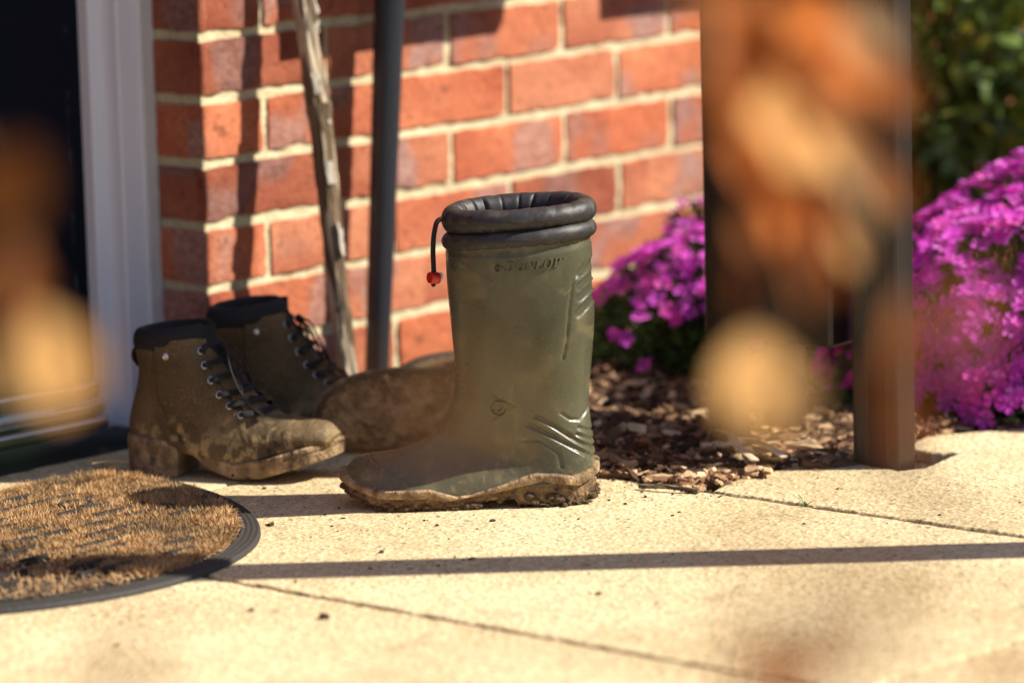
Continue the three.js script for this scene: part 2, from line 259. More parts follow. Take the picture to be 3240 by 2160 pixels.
{   // wooden troughs fixed on the wall just above the picture: their undersides throw the stepped shadows along its top
  const mk = (s0, s1, n) => {
    const o = inWall(thing('wall_trough', n, 'planter', 'wooden troughs fixed on the brick wall')); const w = s1 - s0;
    const f = new THREE.Group(); f.name = 'trough_box'; 
    for (const [nm, g] of [['front_board', new RoundedBoxGeometry(w, 0.17, 0.018, 2, 0.003).translate(s0 + w / 2, 0.665, 0.131)], ['back_board', new RoundedBoxGeometry(w, 0.17, 0.018, 2, 0.003).translate(s0 + w / 2, 0.665, 0.012)], ['bottom_board', new RoundedBoxGeometry(w - 0.004, 0.016, 0.098, 2, 0.003).translate(s0 + w / 2, 0.590, 0.0715)],
      ['end_board', new RoundedBoxGeometry(0.018, 0.165, 0.098, 2, 0.003).translate(s0 + 0.011, 0.682, 0.0715)], ['end_board', new RoundedBoxGeometry(0.018, 0.165, 0.098, 2, 0.003).translate(s1 - 0.011, 0.682, 0.0715)]]) part(nm, g, M.trough, o);
  };
  mk(0.240, 0.646, 'short wooden trough on the brick wall above the stick');
  mk(0.852, 1.5, 'long wooden trough on the brick wall above the dark column');
}

// ---------------------------------------------------------------- door and frame
const frame = inWall(thing('door_frame', 'white door frame beside the brick corner', 'door frame'));
part('jamb', new RoundedBoxGeometry(0.062, 2.1, 0.09, 3, 0.004).translate(-0.0435, 1.052, -0.154), M.white, frame);
part('face_trim', new RoundedBoxGeometry(0.041, 2.1, 0.05, 3, 0.003).translate(-0.0345, 1.052, -0.107), M.white, frame);
{
  const g = new THREE.BoxGeometry(0.018, 2.05, 0.02, 3, 700, 2);
  warp(g, (v) => { if (v.x > 0) v.x += 0.0035 * fbm(v.y * 24, 3, 1, 4) + 0.001; v.z += 0.0012 * fbm(v.y * 40, v.x * 60, 5, 3); }).translate(-0.009, 1.03, -0.088);
  part('sealant', g, M.caulk, frame);
  part('head', new RoundedBoxGeometry(1.0, 0.07, 0.09, 3, 0.004).translate(-0.52, 2.137, -0.123), M.white, frame);
}
const door = inWall(thing('front_door', 'dark navy front door in shade at the left', 'door'));
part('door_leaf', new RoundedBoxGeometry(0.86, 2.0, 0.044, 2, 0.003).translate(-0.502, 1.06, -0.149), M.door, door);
part('weather_bar', new RoundedBoxGeometry(0.85, 0.022, 0.02, 3, 0.006).translate(-0.510, 0.054, -0.112), M.steel, door);
const sill = inWall(thing('door_threshold', 'low metal door threshold under the dark door', 'threshold'));
part('sill_step', new RoundedBoxGeometry(0.86, 0.03, 0.09, 3, 0.004).translate(-0.516, 0.016, -0.155), M.plastic, sill);
part('nosing', new RoundedBoxGeometry(0.86, 0.014, 0.02, 3, 0.005).translate(-0.516, 0.016, -0.098), M.steel, sill);
part('upstand', new RoundedBoxGeometry(0.86, 0.012, 0.016, 3, 0.004).translate(-0.510, 0.033, -0.108), M.steel, sill);
{   // house behind the opening
  const o = inWall(thing('house_pier', 'brick pier on the far side of the dark door', 'wall'));
  part('pier', new THREE.BoxGeometry(1.2, 2.4, 0.2).translate(-1.6, 1.1, -0.1), M.bricks[0], o);
  part('lintel', new THREE.BoxGeometry(3.0, 0.4, 0.2).translate(-0.7, 2.48, -0.11), M.bricks[1], o);
}

// ---------------------------------------------------------------- boots: lofted uppers and soles
function loft(F, B, W, E, nu, nv, opt = {}) {
  const c3 = (a) => new THREE.CatmullRomCurve3(a.map((p) => V3(...p)), false, 'catmullrom', 0.5);
  const cf = c3(F.map((p, i) => [p[0], p[1], W[i]])), cb = c3(B.map((p, i) => [p[0], p[1], E[i]]));
  const P = [], I = [], UV = [];
  for (let i = 0; i <= nu; i++) {
    const t = i / nu, f = cf.getPoint(t), b = cb.getPoint(t), w = Math.max(0.0005, f.z), e = Math.max(2, b.z), zc = opt.zc ? opt.zc(t) : 0;
    for (let k = 0; k < nv; k++) {
      const a = (k / nv) * 2 * Math.PI, c = Math.cos(a), s = Math.sin(a), n = c > 0 ? (opt.nf ? opt.nf(t) : 2.15) : e;
      const m = Math.sign(c) * Math.pow(Math.abs(c), 2 / n), q = Math.sign(s) * Math.pow(Math.abs(s), 2 / n) * (opt.skew ? 1 - opt.skew(t) * (m + 0.45) : 1);
      const x = (f.x + b.x) / 2 + (f.x - b.x) / 2 * m, y = (f.y + b.y) / 2 + (f.y - b.y) / 2 * m;
      P.push(x, y, w * q + zc); UV.push(x / 0.4, y / 0.4);
    }
    if (i) for (let k = 0; k < nv; k++) { const A = (i - 1) * nv + k, Bq = (i - 1) * nv + (k + 1) % nv; I.push(A, Bq, A + nv, Bq, Bq + nv, A + nv); }
  }
  const last = nu * nv; let cx = 0, cy = 0, cz = 0; for (let k = 0; k < nv; k++) { cx += P[(last + k) * 3]; cy += P[(last + k) * 3 + 1]; cz += P[(last + k) * 3 + 2]; }
  const ci = P.length / 3; P.push(cx / nv, cy / nv, cz / nv); UV.push(cx / nv / 0.4, cy / nv / 0.4); for (let k = 0; k < nv; k++) I.push(last + k, last + (k + 1) % nv, ci);
  const g = new THREE.BufferGeometry(); g.setAttribute('position', new THREE.Float32BufferAttribute(P, 3)); g.setAttribute('uv', new THREE.Float32BufferAttribute(UV, 2)); g.setIndex(I); g.computeVertexNormals();
  if (opt.disp) {
    const p = g.attributes.position, n = g.attributes.normal, sgn = opt.flip ? -1 : 1; const o = [];
    for (let i = 0; i < p.count; i++) o.push(opt.disp(p.getX(i), p.getY(i), p.getZ(i)) * sgn);
    for (let i = 0; i < p.count; i++) p.setXYZ(i, p.getX(i) + n.getX(i) * o[i], p.getY(i) + n.getY(i) * o[i], p.getZ(i) + n.getZ(i) * o[i]);
    g.computeVertexNormals();
  }
  return g;
}
function outline(ctrl, n) { const c = new THREE.CatmullRomCurve3(ctrl.map(([x, z]) => V3(x, 0, z)), true, 'centripetal'); return c.getSpacedPoints(n).slice(0, n); }
function ringLoft(out, rings, closeTo) {   // rings: (p, normal, i) -> [x, y, z]; closeTo: list of scale factors across the bottom
  const n = out.length, nor = out.map((p, i) => { const a = out[(i + n - 1) % n], b = out[(i + 1) % n]; return V3(b.z - a.z, 0, -(b.x - a.x)).normalize(); });
  const cx = out.reduce((s, p) => s + p.x, 0) / n; if (nor[0].x * (out[0].x - cx) < 0) nor.forEach((q) => q.negate());
  const P = [], I = [], UV = []; let r = 0, acc = [0];
  for (let i = 1; i < n; i++) acc[i] = acc[i - 1] + out[i].distanceTo(out[i - 1]);
  for (const f of rings) { for (let i = 0; i < n; i++) { const v = f(out[i], nor[i], i); P.push(...v); UV.push(f.flat ? v[0] : acc[i], f.flat ? v[2] : v[1]); } if (r) for (let i = 0; i < n; i++) { const a = (r - 1) * n + i, b = (r - 1) * n + (i + 1) % n; I.push(a, b, a + n, b, b + n, a + n); } r++; }
  const g = new THREE.BufferGeometry(); g.setAttribute('position', new THREE.Float32BufferAttribute(P, 3)); g.setAttribute('uv', new THREE.Float32BufferAttribute(UV, 2)); g.setIndex(I); g.computeVertexNormals(); return g;
}
function clods(out, count, yf, seed, rmin, rmax, push = 0.002, keep = () => true) {   // lumps of mud clinging round a sole edge
  const q = mulberry(seed), list = [], n = out.length;
  for (let t = 0; t < count * 3 && list.length < count; t++) {
    const i = Math.floor(q() * n), p = out[i]; if (!keep(p, q())) continue;
    const r = rmin + (rmax - rmin) * q() * q(), a = out[(i + n - 1) % n], b = out[(i + 1) % n], nx = (b.z - a.z), nz = -(b.x - a.x), l = Math.hypot(nx, nz) || 1, sg = (nx * p.x + nz * p.z) > 0 ? 1 : -1;
    const g = new THREE.IcosahedronGeometry(r, 2), ox = q() * 50; const m = mergeVertices(g);
    warp(m, (v) => { const k = 1 + 0.75 * fbm(v.x / r * 0.9 + ox, v.y / r * 0.9, v.z / r * 0.9, 3); v.multiplyScalar(k); v.y *= 0.7; });
    m.rotateY(q() * 6); const y = Math.max(r * 0.45, yf(p.x, q())); m.translate(p.x + sg * nx / l * (push - q() * 0.004), y, p.z + sg * nz / l * (push - q() * 0.004)); list.push(m);
  }
  return list;
}
function straws(list, n, seed, box) { const q = mulberry(seed); for (let i = 0; i < n; i++) { const p = box(q), L = 0.006 + q() * 0.018, a = q() * 6.28, e = (q() - 0.4) * 0.9, d = V3(Math.cos(a) * Math.cos(e), Math.sin(e), Math.sin(a) * Math.cos(e)).multiplyScalar(L / 2); list.push(tube([p.clone().sub(d), p.clone().add(V3(0, 0.001, 0)), p.clone().add(d)], 0.00035 + q() * 0.0003, 5, 4)); } return list; }

// --- tall rubber boot
function rubberBoot() {
  const F = [[-0.0688, 0.2850], [-0.0680, 0.2434], [-0.0651, 0.1959], [-0.0626, 0.1483], [-0.0643, 0.1221], [-0.0704, 0.1032], [-0.0804, 0.0843], [-0.0949, 0.0713], [-0.1116, 0.0636], [-0.1306, 0.0588], [-0.1471, 0.0569], [-0.1613, 0.0552], [-0.1742, 0.0500], [-0.1825, 0.0405], [-0.1866, 0.0292]];
  const B = [[0.0873, 0.2945], [0.0892, 0.2393], [0.0887, 0.1943], [0.0848, 0.1492], [0.0818, 0.1160], [0.0826, 0.0897], [0.0862, 0.0609], [0.0850, 0.0287], [0.0546, 0.0189], [0.0075, 0.0192], [-0.0494, 0.0100], [-0.1060, 0.0116], [-0.1437, 0.0126], [-0.1672, 0.0170], [-0.1835, 0.0242]];
  const W = [0.063, 0.0615, 0.058, 0.052, 0.045, 0.041, 0.0395, 0.040, 0.0425, 0.0445, 0.049, 0.0495, 0.044, 0.034, 0.012];
  const E = [2, 2, 2, 2, 2.05, 2.2, 2.6, 3.4, 4.5, 5, 5, 5, 4.5, 3.6, 3];
  const S = [   // raised lines: points, radius, height, softness
    [[[0.0240, 0.0984], [0.0507, 0.0811], [0.0713, 0.0663], [0.0890, 0.0568]], 0.0034, 0.0028], [[[0.0159, 0.0891], [0.0412, 0.0752], [0.0689, 0.0593], [0.0890, 0.0470]], 0.0034, 0.0028],
    [[[0.0694, 0.0830], [0.0895, 0.0735]], 0.0028, 0.0022], [[[0.0669, 0.0760], [0.0895, 0.0645]], 0.0028, 0.0022], [[[0.0511, 0.1001], [0.0603, 0.0927], [0.0705, 0.0910], [0.0870, 0.1083]], 0.0026, 0.0016],
    [[[0.0805, 0.2641], [0.0661, 0.2458], [0.0618, 0.2177], [0.0581, 0.1802], [0.0540, 0.1614]], 0.0022, 0.0014], [[[-0.1631, 0.0639], [-0.1555, 0.0523], [-0.1372, 0.0395], [-0.1117, 0.0312]], 0.0014, 0.0006],
    [[[0.0085, 0.0718], [0.0271, 0.0722], [0.0464, 0.0575], [0.0498, 0.0422]], 0.0028, 0.0011], [[[-0.0675, 0.2773], [-0.0196, 0.2480]], 0.0022, -0.0008]];
  const bars = [[[0.0742, 0.2521], [0.0920, 0.2632]], [[0.0739, 0.2385], [0.0920, 0.2515]], [[0.0736, 0.2263], [0.0920, 0.2393]], [[0.0718, 0.2095], [0.0920, 0.2257]]];
  const disp = (x, y, z) => {
    let d = 0;
    for (const [pts, r, h] of S) { const k = polyDist(pts, x, y); if (k < r) d += h * (1 - sstep(r * 0.25, r, k)); }
    if (x > 0.06) for (const b of bars) { const k = polyDist(b, x, y); if (k < 0.006) d += 0.0021 * (1 - sstep(0.0036, 0.005, k)); }
    const band = lerp(0.2765, 0.2845, (x + 0.07) / 0.16) - 0.004 * Math.sqrt(clamp(1 - Math.pow((x - 0.01) / 0.08, 2))) * Math.sign(z) * 0.4; d += 0.0011 * sstep(band - 0.0012, band, y);
    d += 0.0004 * sstep(0.0009, 0, Math.abs(y - band - 0.0042));
    return d + 0.00045 * fbm(x * 26, y * 26, z * 26, 3);
  };
  const t = thing('rubber_boot', 'muddy olive green rubber boot standing upright on the paving, black padded collar', 'boot', 'pair of rubber boots');
  const ug = loft(F, B, W, E, 330, 240, { disp, nf: (q) => lerp(2.15, 1.9, sstep(0.42, 0.6, q)), skew: (q) => 0.36 * sstep(0.3, 0.5, q) * sstep(1.0, 0.88, q), zc: (q) => -0.002 * sstep(0.4, 0.9, q) });
  const up = part('upper', ug, M.rubber, t);
  const bvh = new MeshBVH(ug.clone()), ray = new THREE.Ray();
  const surf = (x, y) => { ray.set(V3(x, y, 0.3), V3(0, 0, -1)); const h = bvh.raycastFirst(ray, THREE.DoubleSide); return h ? h.point.z : 0; };
  t.userData.surf = undefined;
  // raised lettering and emblems
  const emboss = (shapes, f, h = 0.0018) => { const g = new THREE.ExtrudeGeometry(shapes, { depth: 1, bevelEnabled: false, curveSegments: 8 }); const p = g.attributes.position; for (let i = 0; i < p.count; i++) { const [x, y] = f(p.getX(i), p.getY(i)); p.setXYZ(i, x, y, surf(x, y) + (p.getZ(i) > 0.5 ? h : -0.0015)); } g.computeVertexNormals(); return g; };
  const word = font.generateShapes('DUNLOP', 1); let bb = [1e9, -1e9]; for (const s of word) for (const q of s.getPoints(6)) { bb[0] = Math.min(bb[0], q.x); bb[1] = Math.max(bb[1], q.x); }
  const lw = 0.059, x0 = -0.0058, cap = 0.0073 / 0.73, sk = 0.24;
  const gs = [emboss(word, (x, y) => { const q = (x - bb[0]) / (bb[1] - bb[0]); return [x0 + q * lw + y * cap * sk, 0.2618 + 0.0028 * q * q + y * cap]; })];
  const circle = (r, hole) => { const s = new THREE.Shape(); s.absarc(0, 0, r, 0, 6.2832); if (hole) { const h = new THREE.Path(); h.absarc(0, 0, hole, 0, 6.2832, true); s.holes.push(h); } return s; };
  const emblem = (cx, cy, r) => {
    const put = (x, y) => [cx + x * r, cy + y * r], D = font.generateShapes('D', 1.25), list = [emboss([circle(1, 0.86)], put), emboss(D, (x, y) => put((x - 0.5) * 1.2 + (y - 0.45) * 0.25, y - 0.45))];
    const arrow = new THREE.Shape([[-0.75, 1.55], [2.1, 0.05], [2.1, -0.05], [-0.6, -1.5], [-0.75, -1.6], [-0.1, -1.15], [0.55, -0.85], [1.1, 0.0], [0.5, 0.9], [0.1, 1.1]].map((q) => new THREE.Vector2(...q)));
    list.push(emboss([arrow], put, 0.0009)); return list;
  };
  gs.push(emboss([circle(1, 0.75)], (x, y) => [0.0562 + x * 0.0011, 0.2722 + y * 0.0011], 0.0005));
  part('raised_lettering', gs.concat(emblem(-0.0135, 0.2648, 0.0031)), M.rubberPlain, t);
  part('raised_emblem', emblem(-0.0165, 0.1088, 0.0094), M.rubberPlain, t);
  // padded collar
  const top = (x, z) => 0.3283 + 0.045 * (x - 0.0105) - 0.03 * z, cx = 0.0105;
  const ring = (f, n = 200, m = 26) => { const P = [], I = [], UV = []; for (let i = 0; i < n; i++) for (let k = 0; k < m; k++) { const a = (i / n) * 2 * Math.PI, b = (k / m) * 2 * Math.PI, v = f(a, b); P.push(...v); UV.push(i / n * 0.45, k / m * 0.08); const A = i * m + k, Bq = i * m + (k + 1) % m, C = ((i + 1) % n) * m + k, D = ((i + 1) % n) * m + (k + 1) % m; I.push(A, Bq, C, Bq, D, C); } const g = new THREE.BufferGeometry(); g.setAttribute('position', new THREE.Float32BufferAttribute(P, 3)); g.setAttribute('uv', new THREE.Float32BufferAttribute(UV, 2)); g.setIndex(I); g.computeVertexNormals(); return g; };
  const oval = (a, ra, rb) => [cx + ra * Math.sign(Math.cos(a)) * Math.pow(Math.abs(Math.cos(a)), 0.92), rb * Math.sign(Math.sin(a)) * Math.pow(Math.abs(Math.sin(a)), 0.92)];
  const pleat = (a, s) => { const ph = a * 21 + 1.6 * fbm(Math.cos(a) * 3, Math.sin(a) * 3, s, 2) * 4, w = Math.abs(Math.sin(ph / 2)); return -Math.pow(1 - w, 4) * (1.5 + 0.9 * vnoise(a * 7, s, 2)); };
  const rvTop = (a) => 0.0138 - 0.0012 * Math.cos(a) - 0.0018 * Math.sin(a);
  const upper = ring((a, b) => {
    const rv = rvTop(a), rh = 0.0125, co = Math.cos(b), si = Math.sin(b), [ex, ez] = oval(a, 0.0835 - rh, 0.0665 - rh), L = Math.hypot(ex - cx, ez), nx = (ex - cx) / L, nz = ez / L;
    const inn = sstep(0.25, -0.7, co), wr = 0.0022 * pleat(a, 1) * inn + (0.0012 * fbm(Math.cos(a) * 9, Math.sin(a) * 9 + b * 1.2, 3, 4) + 0.0016 * fbm(Math.cos(a) * 3, Math.sin(a) * 3, 8, 2)) * (1 - inn) + 0.0009 * pleat(a * 1.7, 5) * sstep(-0.3, -0.95, si);
    const px = ex + nx * (rh + wr) * co, pz = ez + nz * (rh + wr) * co; return [px, top(ex, ez) - rv + (rv + wr * 0.6) * si + 0.0006 * fbm(a * 5, 2, 7, 2), pz];
  }, 420, 30);
  const up2 = part('padded_collar', upper, M.collar, t);
  const lower = ring((a, b) => {
    const rv = 0.0100, rh = 0.0105, co = Math.cos(b), si = Math.sin(b), [ex, ez] = oval(a, 0.0832 - rh, 0.0662 - rh), L = Math.hypot(ex - cx, ez), nx = (ex - cx) / L, nz = ez / L;
    const wr = 0.0013 * pleat(a * 1.4, 9) * sstep(-0.2, -0.9, si) + 0.0005 * fbm(a * 9, b * 2, 4, 3); const base = top(ex, ez) - 2 * rvTop(a) - rv + 0.0022;
    return [ex + nx * (rh + wr) * co, base + (rv + wr) * si, ez + nz * (rh + wr) * co];
  }, 360, 22);
  part('padded_collar', lower, M.collar, t);
  { const P = [], I = [], UV = [], n = 420, m = 16; for (let j = 0; j <= m; j++) for (let i = 0; i < n; i++) { const a = (i / n) * 2 * Math.PI, q = j / m, [ex, ez] = oval(a, 0.062 - 0.004 * q, 0.0455 - 0.004 * q), L = Math.hypot(ex - cx, ez), w = pleat(a, 1) * -0.0026 * (1 - 0.5 * q); P.push(ex + (ex - cx) / L * w, top(ex, ez) - 0.010 - q * 0.10, ez + ez / L * w); UV.push(i / n * 0.4, q * 0.1); if (j) { const A = (j - 1) * n + i, Bq = (j - 1) * n + (i + 1) % n; I.push(A, Bq, A + n, Bq, Bq + n, A + n); } }
    const g = new THREE.BufferGeometry(); g.setAttribute('position', new THREE.Float32BufferAttribute(P, 3)); g.setAttribute('uv', new THREE.Float32BufferAttribute(UV, 2)); g.setIndex(I); g.computeVertexNormals(); part('lining', g, M.lining, t); }
  // sole
  const ctrl = [[0.0885, 0], [0.083, 0.026], [0.06, 0.0430], [0.02, 0.0465], [-0.03, 0.0475], [-0.08, 0.0515], [-0.12, 0.0525], [-0.155, 0.044], [-0.178, 0.026], [-0.1885, 0.0], [-0.182, -0.026], [-0.155, -0.045], [-0.11, -0.0525], [-0.06, -0.0500], [-0.01, -0.0475], [0.03, -0.0465], [0.062, -0.043], [0.083, -0.026]];
  const out = outline(ctrl, 420);
  const yt = (x) => interp([[-0.19, 0.040], [-0.1864, 0.0385], [-0.175, 0.030], [-0.1539, 0.0232], [-0.12, 0.0222], [-0.0918, 0.0221], [-0.078, 0.0186], [-0.0645, 0.0148], [-0.05, 0.016], [-0.0123, 0.0258], [0.01, 0.033], [0.0225, 0.0358], [0.045, 0.0345], [0.0625, 0.0318], [0.078, 0.037], [0.0866, 0.0432], [0.09, 0.0445]], x);
  const yw = (x) => interp([[-0.19, 0.030], [-0.1816, 0.026], [-0.1495, 0.0142], [-0.0981, 0.0136], [-0.0702, 0.0104], [-0.0256, 0.0171], [0.0298, 0.0285], [0.05, 0.0245], [0.0679, 0.0218], [0.0863, 0.0308], [0.09, 0.031]], x);
  const yb = (x) => interp([[-0.19, 0.02], [-0.1742, 0.009], [-0.15, 0.002], [-0.12, 0], [-0.0415, 0], [-0.036, 0.007], [-0.002, 0.0085], [0.004, 0.0], [0.075, 0], [0.0885, 0.004]], x);
  const nz = (x, y, z, a) => a * fbm(x * 90, y * 90, z * 90, 4);
  const welt = ringLoft(out, [[-0.012, 0.001], [-0.0015, 0.0008], [0.0014, 0.0002], [0.0030, -0.0012], [0.0030, null], [0.0004, -9], [-0.006, -9]].map(([o, dy]) => (p, n) => { const y = dy === null ? yw(p.x) + 0.001 : dy === -9 ? yw(p.x) : yt(p.x) + dy; const e = nz(p.x, y, p.z, 0.0006); return [p.x + n.x * (o + e), y + e, p.z + n.z * (o + e)]; }));
  part('welt', welt, M.mud, t);
  const rows = []; for (let k = 0; k <= 8; k++) rows.push((p, n, i) => { const q = k / 8, y0 = yw(p.x) - 0.0003, b = yb(p.x) + 0.0006, y = lerp(y0, b, q), bulge = -0.0038 + 0.003 * Math.sin(q * Math.PI) + (k === 8 ? -0.003 : 0), e = k === 0 ? 0 : (nz(p.x + 3, y * 2, p.z, 0.0060) - 0.0012) * sstep(0.05, 0.6, q) + nz(p.x * 2, y * 3, p.z * 2, 0.0022) * sstep(0.0, 0.3, q) - 0.001 * sstep(0, 0.1, q); return [p.x + n.x * (bulge + e), Math.max(0.0002, y + 0.4 * e * (k === 8 ? 0 : 1)), p.z + n.z * (bulge + e)]; });
  const side = rows.slice(); rows.splice(0, rows.length - 1); for (let k = 1; k <= 26; k++) { const f = (p, n) => { const s = 1 - k / 26, x = lerp(p.x, clamp(p.x, -0.14, 0.05), k / 26), z = p.z * s - (p.z * 0), lug = Math.abs(((x * 62 + Math.abs(z) * 26 + 50) % 1) - 0.5) < 0.26 && Math.abs(z) > 0.004 ? 0 : 0.0035; const b = yb(x), e = nz(x, 5, z, 0.005) + 0.0025 * vnoise(x * 240, z * 240, 3); return [x - n.x * 0.002, Math.max(0.0002, b + lug * 0.6 + 0.001 + Math.max(-0.001, e)), z]; }; f.flat = true; rows.push(f); }
  part('outsole', ringLoft(out, side), M.mudDark, t); part('tread', ringLoft(out, rows), M.mudSole, t);
  const lumps = clods(out, 190, (x, q) => lerp(yb(x), yw(x) - 0.004, q * 0.6), 5, 0.0018, 0.0075, -0.0006, (p, q) => !(p.x > -0.036 && p.x < 0.002) || q < 0.1);
  lumps.push(...clods(out, 60, (x, q) => lerp(yw(x), yt(x), q), 6, 0.0006, 0.0016, 0.0022));
  straws(lumps, 26, 8, (q) => { const i = Math.floor(q() * out.length), p = out[i]; return V3(p.x * 1.01, lerp(yb(p.x), yw(p.x), q()) + 0.001, p.z * 1.03); });
  const md_ = part('mud', lumps, M.mud, t); md_.userData.kind = 'stuff';
  // draw cord and cord lock
  const cordPts = [[-0.068, 0.3143, 0.020], [-0.0755, 0.3120, 0.022], [-0.0795, 0.3003, 0.023], [-0.0815, 0.282, 0.0225], [-0.0815, 0.2626, 0.022], [-0.0815, 0.2565, 0.022]];
  const cg = tube(cordPts, 0.0027, 120, 10); { const p = cg.attributes.position, n = cg.attributes.normal; for (let i = 0; i < p.count; i++) { const k = 0.00035 * Math.sin(Math.floor(i / 11) * 2.1 + (i % 11) * 1.25); p.setXYZ(i, p.getX(i) + n.getX(i) * k, p.getY(i) + n.getY(i) * k, p.getZ(i) + n.getZ(i) * k); } cg.computeVertexNormals(); }
  part('draw_cord', [cg, new THREE.SphereGeometry(0.0026, 14, 10).translate(-0.0822, 0.2435, 0.0235)], M.cord, t);
  const lock = part('cord_lock', warp(new THREE.CylinderGeometry(0.0082, 0.0086, 0.0098, 40, 6), (v) => { const k = Math.abs(v.y) > 0.0036 ? 0.94 : 1; v.x *= k * 0.78; v.z *= k; }).rotateZ(Math.PI / 2).rotateY(0.45).rotateZ(-0.14).translate(-0.0817, 0.2507, 0.0225), M.red, t);
  part('button', new THREE.CylinderGeometry(0.0052, 0.0052, 0.004, 28).rotateZ(Math.PI / 2).rotateY(0.45).rotateZ(-0.14).translate(-0.0757, 0.2506, 0.0196), M.whitePlastic, lock);
  return t;
}
const font = await new FontLoader().loadAsync('fonts/droid/droid_serif_bold.typeface.json');
const welly = rubberBoot();
welly.traverse((c) => { if (c.isMesh && !/button/.test(c.name)) { warp(c.geometry, (v) => { v.z += 0.018 * sstep(0.09, 0.30, v.y); }); } else if (c.isMesh) c.position.z = 0.016; });   // the shaft leans a little towards the camera
welly.position.set(0, 0, 0.033);
const fallen = welly.clone(); fallen.name = numbered('rubber_boot'); scene.add(fallen);
tag(fallen, 'olive green rubber boot lying on its side behind the standing one, muddy tread facing out', 'boot', 'pair of rubber boots');
{
  fallen.children.filter((c) => /cord/.test(c.name)).forEach((c) => fallen.remove(c)); fallen.traverse((c) => { if (c.isMesh) { c.geometry = warp(c.geometry.clone(), (v) => { const k = sstep(0.10, 0.26, v.y); v.z = v.z * (1 - 0.34 * k) - 0.020 * k; }); } });   // its soft shaft has sagged flat
  fallen.scale.set(1, 0.66, 0.88);
  const a = 0.21, xl = V3(Math.cos(a), 0.02, -Math.sin(a)).normalize(), yl0 = V3(-Math.sin(a), -0.01, -Math.cos(a)), yl = yl0.addScaledVector(xl, -yl0.dot(xl)).normalize(), zl = V3().crossVectors(xl, yl);
  fallen.quaternion.setFromRotationMatrix(new THREE.Matrix4().makeBasis(xl, yl, zl));
  fallen.position.set(-0.152, 0.047, -0.262).addScaledVector(xl, 0.115);
}

